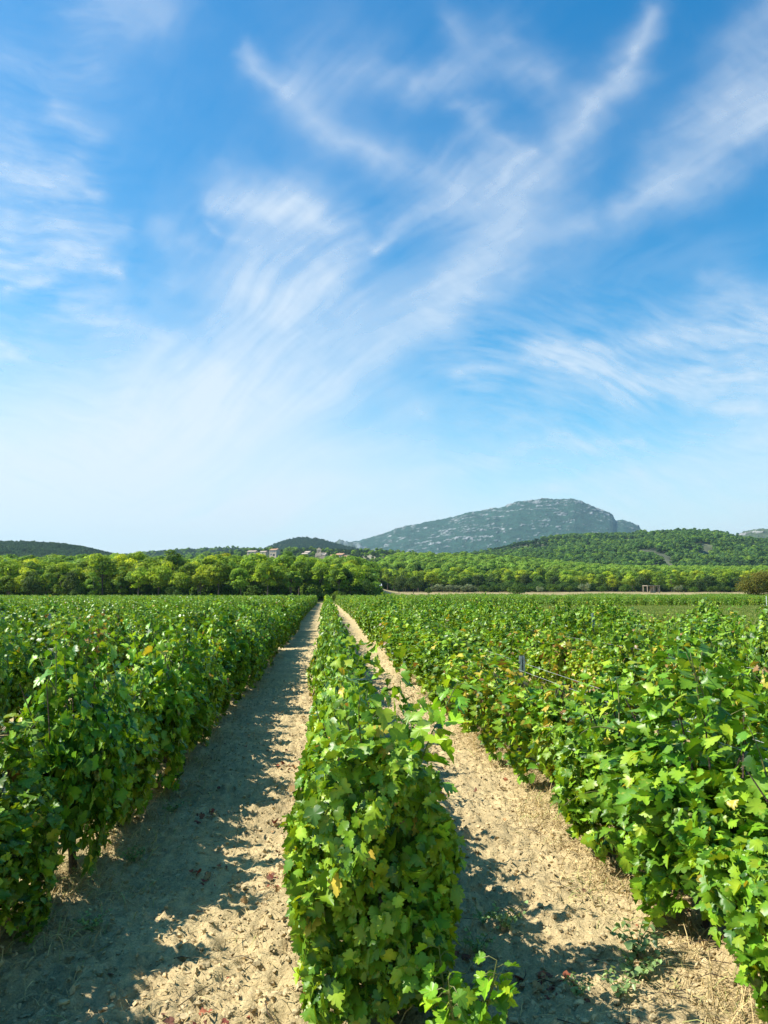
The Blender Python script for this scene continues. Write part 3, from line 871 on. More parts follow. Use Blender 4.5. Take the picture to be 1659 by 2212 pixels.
FBUSH = [make_tree(680 + k, 2.6, 4.2, FRESH * 0.8, 20, 70, 0.24, base=0.0, flat=0.9, twig=False) for k in range(2)]
BIGBUSH = make_tree(690, 6.2, 10.0, BROWN, 60, 95, 0.26, base=0.0, flat=0.95, pr=(0.10, 0.2))
POPLAR = make_tree(695, 6.0, 3.0, FRESH * (1.3, 1.1, 1.0), 24, 60, 0.3, base=0.05, flat=1.3, twig=False, pr=(0.14, 0.24))
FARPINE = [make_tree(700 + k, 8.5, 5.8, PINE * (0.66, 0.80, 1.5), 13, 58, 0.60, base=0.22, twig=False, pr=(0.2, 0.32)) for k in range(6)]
FAROAK = [make_tree(720 + k, 6.0, 6.0, OAK * (0.72, 0.85, 1.35), 11, 52, 0.62, base=0.0, flat=0.8, twig=False, pr=(0.2, 0.32)) for k in range(4)]  # oak tints shifted to blue to carry the haze of distance

def plant(pair, name, label, cat, x, y, h=1.0, group=None, z=None, w=None, r=None):
    zz = float(terrain(x, y)) if z is None else z
    t = thing(name, label, cat, (x, y, zz), float((r or rng(int(abs(x * 31 + y * 17)))).uniform(0, 6.28)), group, (h * (w or 1), h * (w or 1), h))
    link('trunk', pair[0], t); link('crown', pair[1], t)
    return t

rt = rng(404)
# the wood beyond the left half of the field: several ranks of pines, rising behind
def ux(px): return float(bearing(px, 1283.0)[0])
n_tree = 0
depths = [153, 159, 165, 173, 182, 193, 206]
for q, D in enumerate(depths):
    px = -40 + rt.uniform(0, 30)
    while px < 800 + 12 * (q > 1):
        y = D + rt.uniform(-2.5, 2.5)
        x = ux(px) * y
        hmod = np.interp(px, (-40, 90, 135, 200, 330, 600, 760, 800), (0.95, 0.9, 0.78, 0.92, 1.0, 1.02, 0.95, 0.72))
        h = float(hmod * rt.uniform(0.74, 1.12)) * (0.84 if q == 0 else 1.0)
        step = rt.uniform(42, 66) * (0.9 if q < 2 else 1.0)
        k = int(rt.integers(len(PINES)))
        if q == 0: lab, grp = 'light green pine at the front edge of the wood behind the left vines', 'pines along the front edge of the left wood'
        elif q < 3: lab, grp = 'light green pine just behind the front edge of the left wood', 'pines inside the left wood'
        else: lab, grp = 'yellow-green pine crown showing over the front pines of the left wood', 'pines at the back of the left wood'
        if not (q == 0 and (100 < px < 158 or rt.random() < 0.12)):
            plant(PINES[k], 'pine_tree', lab, 'pine tree', x, y, h, grp, r=rt); n_tree += 1
        px += step
def single(pair, name, label, cat, px, D, h, w=None, group=None):
    return plant(pair, name, label, cat, ux(px) * D, D, h, group, w=w, r=rt)
single(OAKS[0], 'oak_tree', 'dark round-topped evergreen oak on a thin trunk before the left pines', 'oak tree', 153, 150.5, 0.86, 0.62)
single(BUSH[0], 'dark_shrub', 'dark conical shrub beside the dark evergreen oak at the vineyard edge', 'shrub', 170, 149.5, 0.8, 0.62)
single(POPLAR, 'poplar_tree', 'pale yellow-green bushy young tree left of the dark evergreen oak', 'tree', 128, 151, 0.85, 1.3)
single(OAKS[1], 'oak_tree', 'dark evergreen tree in the gap of the left wood edge, far left', 'oak tree', 72, 151, 0.8)
single(BUSH[1], 'dark_shrub', 'low dark shrub under the pines in the middle of the left wood', 'shrub', 385, 150, 0.8)
single(OAKS[2], 'oak_tree', 'dark broad evergreen oak near the right end of the left wood', 'oak tree', 740, 152, 0.9, 0.9)
single(BUSH[0], 'dark_shrub', 'big dark rounded shrub closing the right end of the left wood', 'shrub', 786, 152, 1.05, 0.95)
single(FBUSH[0], 'green_shrub', 'fresh green shrub at the far end of the vine row beside the left wood', 'shrub', 735, 149.5, 0.85)
# woods beyond the right half of the field
front = 0
for q, D in enumerate([318, 327, 337, 349, 362, 377]):
    px = 806 + rt.uniform(0, 20)
    while px < 1680:
        y = D + rt.uniform(-5, 5) + 12 * math.sin(px * 0.012)
        step = rt.uniform(23, 38)
        k = rt.random()
        oak = k < (0.28 if q == 0 else 0.06)
        if q == 0: lab, grp = ('dark evergreen oak at the foot of the right wood, beyond the dry field', 'dark oaks at the foot of the right wood') if oak else ('green pine along the foot of the right wood, beyond the dry field', 'pines along the foot of the right wood')
        elif q < 3: lab, grp = ('dark oak among the front pines of the right wood', 'dark oaks among the right pines') if oak else ('round light green pine in the front ranks of the right wood', 'pines in the front ranks of the right wood')
        else: lab, grp = ('dark oak deeper inside the right wood', 'dark oaks deeper in the right wood') if oak else ('round light green pine crown deeper inside the right wood', 'pines deeper in the right wood')
        plant(OAKS[int(rt.integers(3))] if oak else PINES[int(rt.integers(len(PINES)))], 'oak_tree' if oak else 'pine_tree', lab, 'oak tree' if oak else 'pine tree', ux(px) * y, y, float(rt.uniform(0.78, 1.08)), grp, r=rt)
        front += 1
        px += step
single(BUSH[0], 'dark_shrub', 'dark round bush standing alone in the dry field', 'shrub', 1117, 205, 0.92, 0.95)
single(BIGBUSH, 'broad_shrub', 'broad olive-brown bush behind the vines at the right edge', 'shrub', 1636, 172, 1.05)
single(OAKS[0], 'oak_tree', 'dark spreading oak at the left corner of the dry field', 'oak tree', 893, 262, 0.85, 1.0)
single(OAKS[1], 'oak_tree', 'dark grey-green oak left of the spreading oak by the dry field', 'oak tree', 862, 268, 0.75, 0.9)
single(BUSH[1], 'dark_shrub', 'low dark bush between the corner oak and the olive trees', 'shrub', 925, 255, 0.55, 0.8)
for k in range(9):
    single(OLIVES[k % 2], 'olive_tree', 'small grey-green olive tree in the line behind the dry field', 'olive tree', 938 + k * 10.5, 290, 0.95 + 0.1 * math.sin(k * 2), group='olive trees behind the dry field')
for k, (px, D, h) in enumerate([(1168, 285, 0.6), (1195, 290, 0.8), (1230, 292, 0.7), (1262, 285, 0.9), (1300, 295, 0.7), (1350, 290, 0.8), (1465, 290, 0.7), (1500, 286, 0.6), (1540, 290, 0.7)]):
    single(FBUSH[k % 2] if k % 3 else OLIVES[0], 'scrub_bush', 'grey-green bush along the far edge of the dry field', 'shrub', px, D, h * 1.4, group='bushes along the far edge of the dry field')

# everything farther: woods that read as one mass
def woods(name, n, ufn, meshes, seed, lo, hi):
    r = rng(seed)
    pts = ufn(r, n)
    return scatter(name, pts, r.uniform(lo, hi, len(pts)), meshes, seed + 1)
SLOPEPINE = [make_tree(730 + k, 8.5, 5.8, PINE * (0.46, 0.60, 1.6), 13, 58, 0.60, base=0.22, twig=False, pr=(0.2, 0.32))[1] for k in range(4)]  # pine tints made bluer, standing in for haze over the slope
FP = [c for t, c in FARPINE]; FO = [c for t, c in FAROAK]
def right_back(r, n):
    u = r.uniform(0.045, 0.64, n); D = np.sqrt(r.uniform(385 ** 2, 640 ** 2, n))
    return np.stack([u * D, D, terrain(u * D, D)], 1)
def right_low(r, n):
    u = r.uniform(0.05, 0.62, n); D = r.uniform(314, 384, n)
    return np.stack([u * D, D + 12 * np.sin(u * 20), terrain(u * D, D) - 0.3], 1)
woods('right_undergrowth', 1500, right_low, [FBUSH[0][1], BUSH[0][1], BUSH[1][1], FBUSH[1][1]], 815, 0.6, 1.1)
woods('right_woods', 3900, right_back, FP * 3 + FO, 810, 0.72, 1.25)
def left_back(r, n):
    u = r.uniform(-0.5, 0.062, n); D = r.uniform(214, 300, n)
    return np.stack([u * D, D, terrain(u * D, D)], 1)
def left_low(r, n):
    u = r.uniform(-0.5, 0.058, n); D = r.uniform(158, 214, n)
    return np.stack([u * D, D, terrain(u * D, D) - 0.3], 1)
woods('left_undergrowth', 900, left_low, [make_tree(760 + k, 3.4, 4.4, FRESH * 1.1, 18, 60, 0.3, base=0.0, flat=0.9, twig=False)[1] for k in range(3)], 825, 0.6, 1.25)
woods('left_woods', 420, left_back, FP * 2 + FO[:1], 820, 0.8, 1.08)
def on_hill(Hh, keep=None, dmax=1.04, near=0.0):
    height, u0, u1, Df, Dr = Hh
    def f(r, n):
        u = r.uniform(u0, u1, n); D = Df + (Dr - Df) * (near + (dmax - near) * r.random(n) ** 0.8)
        m = keep(u, D, r) if keep else np.ones(n, bool)
        u, D = u[m], D[m]
        return np.stack([u * D, D, height(u, D) - 0.4], 1)
    return f
def tone(u, D): return fbm(u * D / 150 + 3, D / 170, 707, 4)
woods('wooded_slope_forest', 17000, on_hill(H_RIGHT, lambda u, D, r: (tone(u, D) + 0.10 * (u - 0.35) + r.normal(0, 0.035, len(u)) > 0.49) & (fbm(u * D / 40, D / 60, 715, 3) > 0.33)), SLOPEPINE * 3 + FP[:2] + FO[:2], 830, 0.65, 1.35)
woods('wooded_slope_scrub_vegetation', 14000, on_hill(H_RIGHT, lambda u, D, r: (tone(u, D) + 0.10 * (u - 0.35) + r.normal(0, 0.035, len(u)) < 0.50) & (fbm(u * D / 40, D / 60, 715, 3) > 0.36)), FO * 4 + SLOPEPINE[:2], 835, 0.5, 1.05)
HAZEOAK = [make_tree(740 + k, 6.0, 6.0, OAK * (0.78, 0.95, 1.6), 11, 52, 0.62, base=0.0, flat=0.8, twig=False, pr=(0.2, 0.32))[1] for k in range(4)]  # blue of the haze over this hill is put into the oak tints
woods('wooded_hill_forest', 8500, on_hill(H_LEFT), HAZEOAK * 3 + FO[:1], 840, 0.8, 1.15)
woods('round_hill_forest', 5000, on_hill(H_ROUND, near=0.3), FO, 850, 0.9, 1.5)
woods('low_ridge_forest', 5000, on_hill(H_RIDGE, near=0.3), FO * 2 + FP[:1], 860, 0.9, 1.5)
CLEAR = []
def vill_keep(u, D, r):
    n = fbm(u * D / 22, D / 30, 55, 4)
    k = (n < 0.53) | (r.random(len(u)) < 0.3)
    for uc, dc, wu, wd in CLEAR:
        k &= ~((np.abs(u - uc) < wu) & (D > dc - wd) & (D < dc + 15))
    return k

# ------------------------------------------------------------------ houses on the village hill
M_WALL = plain_material('pale_stucco', (0.46, 0.36, 0.27), 0.9, noise=(0.6, 0.15))
M_STONE = plain_material('warm_stone', (0.36, 0.28, 0.20), 0.95, noise=(0.9, 0.25))
M_ROOF = plain_material('clay_tiles', (0.40, 0.22, 0.13), 0.9, noise=(2.0, 0.3))
M_PALEROOF = plain_material('faded_tiles', (0.42, 0.33, 0.26), 0.9, noise=(2.0, 0.25))
M_DARK = plain_material('dark_window', (0.05, 0.05, 0.055), 0.3)
M_SHUT = plain_material('grey_shutter', (0.30, 0.30, 0.31), 0.6)
M_WHITE = plain_material('white_paint', (0.75, 0.75, 0.73), 0.6, noise=(2.0, 0.08))
def gable(L, Wd, h, rise, over=0.35):
    x, y = L / 2 + over, Wd / 2 + over
    t = 0.22
    V = [(-x, -y, h - 0.1), (x, -y, h - 0.1), (x, 0, h + rise), (-x, 0, h + rise), (x, y, h - 0.1), (-x, y, h - 0.1)]
    V += [(a, b, c + t) for a, b, c in V]
    Qs = [(6, 7, 8, 9), (9, 8, 10, 11), (1, 0, 3, 2), (2, 3, 5, 4), (0, 1, 7, 6), (5, 11, 10, 4), (1, 2, 8, 7), (2, 4, 10, 8), (3, 0, 6, 9), (5, 3, 9, 11)]
    mb = MB(); mb.add(V, Qs); return mb
def gable_walls(L, Wd, h, rise):
    x, y = L / 2, Wd / 2
    V = [(-x, -y, -6), (x, -y, -6), (x, y, -6), (-x, y, -6), (-x, -y, h), (x, -y, h), (x, y, h), (-x, y, h), (-x, 0, h + rise), (x, 0, h + rise)]
    mb = MB(); mb.add(V, [(0, 1, 5, 4), (2, 3, 7, 6), (1, 2, 6, 5), (3, 0, 4, 7), (4, 5, 9, 8), (6, 7, 8, 9)], [(5, 6, 9), (7, 4, 8)]); return mb
def house(name, label, px, py, D, L, Wd, h, rise, rz, wall, roof, wins, doors=(), chimney=None):
    """py is the sight line of the eaves"""
    x, y, z = at(px, py, D)
    z -= h
    t = thing(name, label, 'house', (x, y, z), rz)
    link('wall', gable_walls(L, Wd, h, rise).mesh('wall', wall), t)
    rf = link('roof', gable(L, Wd, h, rise).mesh('roof', roof), t)
    if chimney:
        c = MB(); c.box((chimney, Wd * 0.15, h + rise), (0.8, 0.8, 1.8)); link('chimney', c.mesh('chimney', wall), rf)
    for wx, wz in wins:
        m = MB(); m.box((wx, -Wd / 2 - 0.02, wz), (1.1, 0.12, 1.5)); w_ = link('window', m.mesh('window', M_DARK), t)
        m = MB(); m.box((wx - 0.85, -Wd / 2 - 0.06, wz), (0.5, 0.08, 1.6)); m.box((wx + 0.85, -Wd / 2 - 0.06, wz), (0.5, 0.08, 1.6)); link('shutter', m.mesh('shutter', M_SHUT), w_)
    for wx, wd, hh in doors:
        m = MB(); m.box((wx, -Wd / 2 - 0.02, hh / 2), (wd, 0.12, hh)); link('door', m.mesh('door', M_DARK), t)
    CLEAR.append((x / y, y, (L * 0.60) / y, 45))
    return t
house('stucco_house', 'pale pink two-storey house with a tiled roof standing high on the village hill', 594, 1188.5, 830, 8.6, 8, 6.4, 1.4, R(-30), M_WALL, M_ROOF, [(-2.4, 4.9), (0.2, 4.9), (2.6, 4.9), (-2.2, 1.8)], [(1.2, 2.4, 2.3)], 2.2)
house('long_house', 'long low house with pale roof at the left end of the village', 546, 1192, 850, 10, 7, 3.2, 1.2, R(-24), M_WALL, M_PALEROOF, [(-2.5, 1.8), (2.2, 1.8)])
house('small_house', 'small pale-roofed house between the pink house and the long low house', 571, 1192.5, 845, 7.5, 6, 3.0, 1.0, R(-30), M_WALL, M_PALEROOF, [(0, 1.7)])
house('garden_house', 'pale stone house half hidden by trees below the village church', 655, 1209.5, 760, 10, 8, 4.6, 1.7, R(-28), M_STONE, M_PALEROOF, [(-2.6, 2.6), (2.4, 2.6)], [(0, 2.6, 2.4)])
house('hill_house', 'small pale house among trees up the slope left of the church', 666, 1193.5, 870, 6.5, 6, 2.6, 1.4, R(-34), M_STONE, M_PALEROOF, [(0.5, 1.4)])
house('terrace_house', 'small stone house just below the slope house left of the church', 660, 1197, 855, 7.0, 6, 2.4, 1.2, R(-26), M_STONE, M_PALEROOF, [(-1.2, 1.3)])
house('farm_wing', 'long tiled house wing right of the cypress below the church', 722, 1200.5, 770, 10.5, 7, 5.6, 1.0, R(-22), M_STONE, M_ROOF, [(-3.2, 3.9), (3.0, 3.9)], [(2.0, 2.6, 3.4)])
house('farm_house', 'tall stone farmhouse with orange roof at the right end of the village', 736, 1199, 764, 8.4, 8, 7.2, 1.6, R(-32), M_STONE, M_ROOF, [(-2.4, 5.6), (0.0, 5.6), (2.4, 5.6), (-2.4, 2.6)], [(0.6, 2.2, 3.0)], -2)
house('barn', 'low orange-roofed outbuilding beside the tall stone farmhouse', 748, 1203, 760, 5.0, 5, 3.6, 1.3, R(14), M_STONE, M_ROOF, [(0.6, 2.0)])
# church: nave, bell gable with two arches
x, y, z = at(695, 1199, 790)
ch = thing('church', 'small stone church with an open bell gable left of the cypress', 'church', (x, y, z - 6), R(-26))
link('wall', gable_walls(11, 7, 6, 2).mesh('wall', M_STONE), ch)
link('roof', gable(11, 7, 6, 2, 0.2).mesh('roof', M_PALEROOF), ch)
m = MB()
for bx in (-1.9, 0, 1.9): m.box((bx - 1.5, -3.2, 9.0), (0.8, 0.9, 4.6))
m.box((-1.5, -3.2, 6.3), (4.9, 1.0, 2.6)); m.box((-1.5, -3.2, 11.6), (5.2, 1.0, 0.8)); m.box((-1.5, -3.2, 12.3), (3.0, 0.9, 0.7)); m.box((-1.5, -3.2, 13.0), (1.2, 0.8, 0.8))
m.box((-4.4, -3.2, 5.2), (1.4, 1.2, 5.5)); m.box((-5.2, -3.2, 3.8), (1.2, 1.2, 4.5))
bgab = link('bell_gable', m.mesh('bell_gable', M_WALL), ch)
for bx in (-0.95, 0.95):
    m = MB(); m.tube([(bx - 1.5, -3.2, 10.6), (bx - 1.5, -3.2, 10.2), (bx - 1.5, -3.2, 9.5)], [0.12, 0.35, 0.55], 10); link('bell', m.mesh('bell', M_DARK), bgab)
CLEAR.append((x / y, y, 9 / y, 80))
x, y, z = at(709, 1215, 745)
cy = make_tree(990, 13.5, 3.0, OAK, 26, 60, 0.5, base=0.02, flat=1.6, dome=2.2, twig=False, pr=(0.2, 0.34))
t = thing('cypress_tree', 'tall dark pointed cypress in front of the church and the farm buildings', 'cypress', (x, y, z - 2.2), 0, None, (1, 1, 1))
link('trunk', cy[0], t); link('crown', cy[1], t)
woods('village_hill_vegetation', 5200, on_hill(H_VILL, vill_keep), FO * 3 + FP[:2], 870, 0.5, 0.95)
# little buildings beyond the dry field and on the dark hill
def shed(name, label, px, py, D, L, Wd, h):
    x, y, z = at(px, py, D)
    t = thing(name, label, 'shed', (x, y, float(terrain(x, y))), 0.1)
    m = MB(); m.box((0, 0, h / 2 - 0.3), (L, Wd, h + 0.6)); link('wall', m.mesh('wall', M_STONE), t)
    m = MB(); V = [(-L / 2 - .3, -Wd / 2 - .3, h), (L / 2 + .3, -Wd / 2 - .3, h), (L / 2 + .3, Wd / 2 + .3, h + 0.8), (-L / 2 - .3, Wd / 2 + .3, h + 0.8)]
    m.add(V + [(a, b, c + 0.15) for a, b, c in V], [(3, 2, 1, 0), (4, 5, 6, 7), (0, 1, 5, 4), (1, 2, 6, 5), (2, 3, 7, 6), (3, 0, 4, 7)]); link('roof', m.mesh('roof', M_WHITE), t)
    m = MB(); m.box((L * 0.2, -Wd / 2 - 0.03, 0.9), (0.9, 0.1, 1.8)); link('door', m.mesh('door', M_DARK), t)
shed('white_roofed_shed', 'low white-roofed shed beyond the vines, beside the dark shrub ending the left wood', 818, 1271, 300, 1.8, 1.6, 0.8)
x, y, z = at(1407, 1272, 296)
t = thing('hut', 'open stone hut with posts at the edge of the right wood', 'hut', (x, y, float(terrain(x, y))), 0.15)
for k, (ax, ay) in enumerate([(-2.6, -1.5), (0, -1.5), (2.6, -1.5), (-2.6, 1.5), (2.6, 1.5)]):
    m = MB(); m.box((ax, ay, 1.3), (0.28, 0.28, 2.8)); link('post', m.mesh('post', M_STONE), t)
m = MB(); m.box((0, 0, 2.75), (5.6, 3.6, 0.2)); link('roof', m.mesh('roof', M_PALEROOF), t)
m = MB(); m.box((1.4, 1.5, 1.25), (2.2, 0.2, 2.5)); link('back_wall', m.mesh('back_wall', M_STONE), t)
x, y, z = at(196, 1206, 980)
house('white_villa', 'tiny white villa among the trees of the dark wooded hill', 198, 1203.5, 950, 8, 6, 3.2, 1.0, 0.2, M_WHITE, M_PALEROOF, [(-1.5, 1.8), (1.5, 1.8)])

# ------------------------------------------------------------------ trellis posts and wires
def post(label, x, y, top, group=None):
    t = thing('trellis_post', label, 'trellis post', (x, y, 0.0), R(8), group)
    m = MB()
    w, d, th = 0.048, 0.038, 0.005
    h = top + 0.2; zc = top - h / 2
    m.box((0, d / 2, zc), (w, th, h)); m.box((-w / 2, 0, zc), (th, d + th * 0.9, h)); m.box((w / 2, 0, zc), (th, d + th * 0.9, h))
    m.box((-w / 2 + 0.008, -d / 2, zc), (0.018, th * 0.9, h)); m.box((w / 2 - 0.008, -d / 2, zc), (0.018, th * 0.9, h))
    link('profile', m.mesh('profile', M_STEEL), t)
    m = MB()
    for zz in (top - 0.07, top - 0.35, top - 0.62):
        for sx in (-1, 1): m.box((sx * (w / 2 + 0.008), 0, zz), (0.013, 0.014, 0.02))
    link('wire_hook', m.mesh('wire_hook', M_STEEL), t)
X1 = ROW0 + PITCHROW
post('grey steel trellis post rising from yellowed vines beside the right path', X1, 8.6, 1.06)
post('thin steel post by the browning vine, second row left of the paths', ROW0 - 2 * PITCHROW, 13.35, 1.05)
post('thin steel post standing above the vines, third row left of the paths', ROW0 - 3 * PITCHROW, 16.9, 1.34)
post('thin steel post tip above the vines, third row right of the paths', ROW0 + 3 * PITCHROW, 17.6, 1.31)
post('thin steel post above dense vines in the fourth row left of the paths', ROW0 - 4 * PITCHROW, 19.5, 1.34)
def wire(label, x, ya, yb, z, sag=0.03, rad=0.0015):
    n = 24
    t = np.linspace(0, 1, n)
    m = MB(); m.tube(np.stack([np.full(n, x), ya + (yb - ya) * t, z - sag * 4 * t * (1 - t)], 1), rad, 5)
    tag(link('trellis_wire', m.mesh('trellis_wire', M_WIRE, True, False)), label, 'trellis wire')
wire('upper steel wire fixed to the grey post, first row right of the right path', X1 + 0.035, 3.2, 20, 1.00)
wire('lower steel wire of the first row right of the right path, just under the upper', X1 - 0.035, 3.2, 20, 0.95, 0.05)
wire('steel wire running over the vines of the second row right of the paths', X1 + PITCHROW, 3.5, 24, 1.04)
m = MB(); r = rng(12)
for k in range(7):
    a = np.linspace(0, 6.28 * 2, 40) + r.uniform(0, 6)
    c = np.array((r.normal(0, .012), k * 0.028 - 0.09, r.normal(0, .008)))
    m.tube(np.stack([c[0] + 0.022 * np.cos(a) * r.uniform(.5, 1.3), c[1] + 0.010 * a / 6 + r.normal(0, .004, 40), c[2] + 0.022 * np.sin(a) * r.uniform(.5, 1.3)], 1), 0.0016, 4)
tag(link('wire_knot', m.mesh('wire_knot', M_WIRE, True, False), None, (X1 + 0.02, 4.45, 1.0)), 'knot of coiled steel wire on the trellis of the first right row', 'wire knot')
m = MB(); m.tube([(0, 0, -0.2), (0, 0, 0.8), (0, 0, 1.5)], 0.04, 8)
tag(link('white_stake', m.mesh('white_stake', M_WHITE), None, (ux(1655) * 97, 97, 0)), 'short white stake in the grass strip at the far right', 'stake')

# ------------------------------------------------------------------ small things on the soil
def soil_z(x, y):
    """height of the built ground sheet at points"""
    ix = np.clip(np.searchsorted(xs, x), 1, len(xs) - 1); iy = np.clip(np.searchsorted(ys, y), 1, len(ys) - 1)
    return Z[iy, ix]
M_CLOD = plain_material('soil_clod', (0.5, 0.36, 0.19), 0.95, noise=(25, 0.3), bump=0.5, tinted=True)
def path_points(r, n, ymin=2.9, ymax=16, spread=0.78):
    y = ymin + (ymax - ymin) * r.random(n) ** 1.8
    side = r.choice((-1, 1), n)
    x = ROW0 + side * 1.0 + r.uniform(-spread, spread, n)
    return x, y
ico = bpy.data.meshes.new('t')
import bmesh
bm = bmesh.new(); bmesh.ops.create_icosphere(bm, subdivisions=1, radius=1.0)
IV = np.array([v.co[:] for v in bm.verts]); IF = np.array([[v.index for v in f.verts] for f in bm.faces]); bm.free()
def lumps(name, n, seed, smin, smax, mat, tint, **kw):
    r = rng(seed)
    x, y = path_points(r, n, **kw)
    s = smin * (smax / smin) ** (r.random(n) ** 2.2)
    V = IV[None] * (1 + r.normal(0, 0.34, (n, len(IV), 1))) * (s[:, None, None] * r.uniform(0.65, 1.25, (n, 1, 3)))
    V[:, :, 2] *= 0.8
    V += np.stack([x, y, soil_z(x, y) + s * 0.1], 1)[:, None]
    F = (IF[None] + (np.arange(n) * len(IV))[:, None, None]).reshape(-1, 3)
    c = np.array(tint) * r.uniform(0.78, 1.18, (n, 1))
    tag(link(name, build_mesh(name, V.reshape(-1, 3), [F], mat, np.repeat(c, len(IV), 0), False)), kind='stuff')
lumps('soil_clods_debris', 30000, 71, 0.003, 0.017, M_CLOD, (0.48, 0.37, 0.20))

def base_points(r, n, ymax):
    y = 2.9 + (ymax - 2.9) * r.random(n) ** 1.5
    row = r.choice((-1, 0, 1), n, p=(0.42, 0.12, 0.46))
    sgn = np.where(row == -1, 1, np.where(row == 1, -1, r.choice((-1, 1), n)))
    x = ROW0 + row * PITCHROW + sgn * np.abs(r.normal(0.34, 0.17, n))
    keep = fbm(x / 0.5, y / 0.6, 91, 3) + r.normal(0, 0.05, n) > 0.46
    return x[keep], y[keep]
r = rng(5)
x, y = base_points(r, 26000, 22)
n = len(x)
d = nrm(np.stack([r.normal(0, 0.8, n), r.normal(0, 0.8, n), r.uniform(0.1, 1.3, n)], 1))
straw = np.array([(0.50, 0.38, 0.17), (0.42, 0.31, 0.14), (0.33, 0.24, 0.11), (0.30, 0.30, 0.10)])
tn = straw[r.choice(4, n, p=(0.35, 0.3, 0.2, 0.15))] * r.uniform(0.8, 1.2, (n, 1))
tag(link('dry_grass', blades('dry_grass', np.stack([x, y, soil_z(x, y)], 1), d, r.uniform(0.06, 0.28, n), 0.0024, tn * 1.1, r, M_STRAW)), kind='stuff')
tx = np.concatenate([r.normal(c, 0.12, 130) for c in (-1.30, -1.22, -1.28, -1.20, -1.26, 1.62, 1.72)])
ty = np.concatenate([r.normal(c, 0.22, 130) for c in (4.15, 4.75, 5.6, 6.9, 8.3, 4.6, 6.2)])
nt_ = len(tx)
dd = nrm(np.stack([r.normal(0.12, 0.8, nt_), r.normal(0, 0.8, nt_), r.uniform(0.2, 1.1, nt_)], 1))
tn = np.vstack([straw, [(0.34, 0.36, 0.12)]])[r.choice(5, nt_, p=(0.3, 0.25, 0.15, 0.15, 0.15))] * r.uniform(0.8, 1.25, (nt_, 1))
tag(link('dry_tuft_grass', blades('dry_tuft_grass', np.stack([tx, ty, soil_z(tx, ty)], 1), dd, r.uniform(0.08, 0.24, nt_), 0.0024, tn * 1.1, r, M_STRAW, 0.6)), kind='stuff')
x, y = path_points(r, 8000, spread=0.9)
n = len(x)
d = nrm(np.stack([r.normal(0, 1, n), r.normal(0, 0.8, n), r.uniform(0.0, 0.25, n)], 1))
tn = straw[r.choice(3, n)] * r.uniform(0.7, 1.1, (n, 1))
tag(link('straw_litter', blades('straw_litter', np.stack([x, y, soil_z(x, y) + 0.008], 1), d, r.uniform(0.02, 0.12, n), 0.0020, tn * 1.15, r, M_STRAW, 0.1)), kind='stuff')
# twigs and fallen leaves
mb = MB()
x, y = path_points(r, 90, spread=0.9)
cl = rng(19)
for (cx_, cy_, k) in [(-0.25, 4.9, 26), (-0.75, 5.0, 12), (-0.55, 3.35, 22), (0.55, 3.9, 30), (1.0, 3.55, 26), (-0.9, 6.3, 14), (-0.35, 8.0, 20)]:
    x = np.concatenate([x, cx_ + cl.normal(0, 0.09, k)]); y = np.concatenate([y, cy_ + cl.normal(0, 0.07, k)])
n = len(x)
red = np.array([(0.20, 0.055, 0.035), (0.30, 0.10, 0.05), (0.16, 0.07, 0.045), (0.36, 0.22, 0.09)])
leaves(mb, r, np.stack([x, y, soil_z(x, y) + 0.012], 1), np.array((0, 0, 1.0)) + r.normal(0, 0.45, (n, 3)), r.normal(0, 1, (n, 3)), r.uniform(0.018, 0.05, n), red[r.choice(4, n, p=(0.3, 0.25, 0.25, 0.2))], 1)
tag(link('fallen_leaves', mb.mesh('fallen_leaves', M_LITTER)), kind='stuff')
mb = MB()
x, y = path_points(r, 60, spread=0.9, ymax=9)
for a, b in zip(x, y):
    L = r.uniform(0.06, 0.28); an = r.uniform(0, 6.28)
    z0 = float(soil_z(a, b)) + 0.012
    mb.tube([(a, b, z0), (a + L * .5 * math.cos(an), b + L * .5 * math.sin(an), z0 + r.uniform(0.005, 0.03)), (a + L * math.cos(an + .2), b + L * math.sin(an + .2), z0 + 0.005)], [0.0024, 0.002, 0.0012], 4, (1, 1, 1))
tag(link('twig_litter', mb.mesh('twig_litter', M_BARK)), kind='stuff')

# green weeds by the right path
def weed_mesh(seed, k, h):
    r = rng(seed); mb = MB()
    for q in range(k):
        a = q * 2.4 + r.uniform(-.3, .3)
        L = h * r.uniform(0.6, 1.1)
        path = np.array([(0, 0, 0), (0.35 * L * math.cos(a), 0.35 * L * math.sin(a), 0.5 * L), (0.8 * L * math.cos(a), 0.8 * L * math.sin(a), 0.75 * L)])
        mb.tube(path, [0.002, 0.0016, 0.001], 4, tint=(0.12, 0.15, 0.05))
        n = 7
        tt = np.linspace(0.2, 1, n)
        P = np.stack([np.interp(tt, (0, 0.5, 1), path[:, c]) for c in range(3)], 1)
        sd = np.stack([np.cos(a + 1.57 * np.where(np.arange(n) % 2, 1, -1)), np.sin(a + 1.57 * np.where(np.arange(n) % 2, 1, -1)), np.full(n, 0.2)], 1)
        leaves(mb, r, P, np.array((0, 0, 1.0)) + r.normal(0, .4, (n, 3)), sd + r.normal(0, .3, (n, 3)), r.uniform(0.014, 0.026, n), np.array((0.22, 0.34, 0.12)) * r.uniform(0.7, 1.3, (n, 1)), 2)
    return mb.mesh('weed_plant', M_VINE)
WEEDS = [weed_mesh(950 + k, 9, 0.13) for k in range(3)]
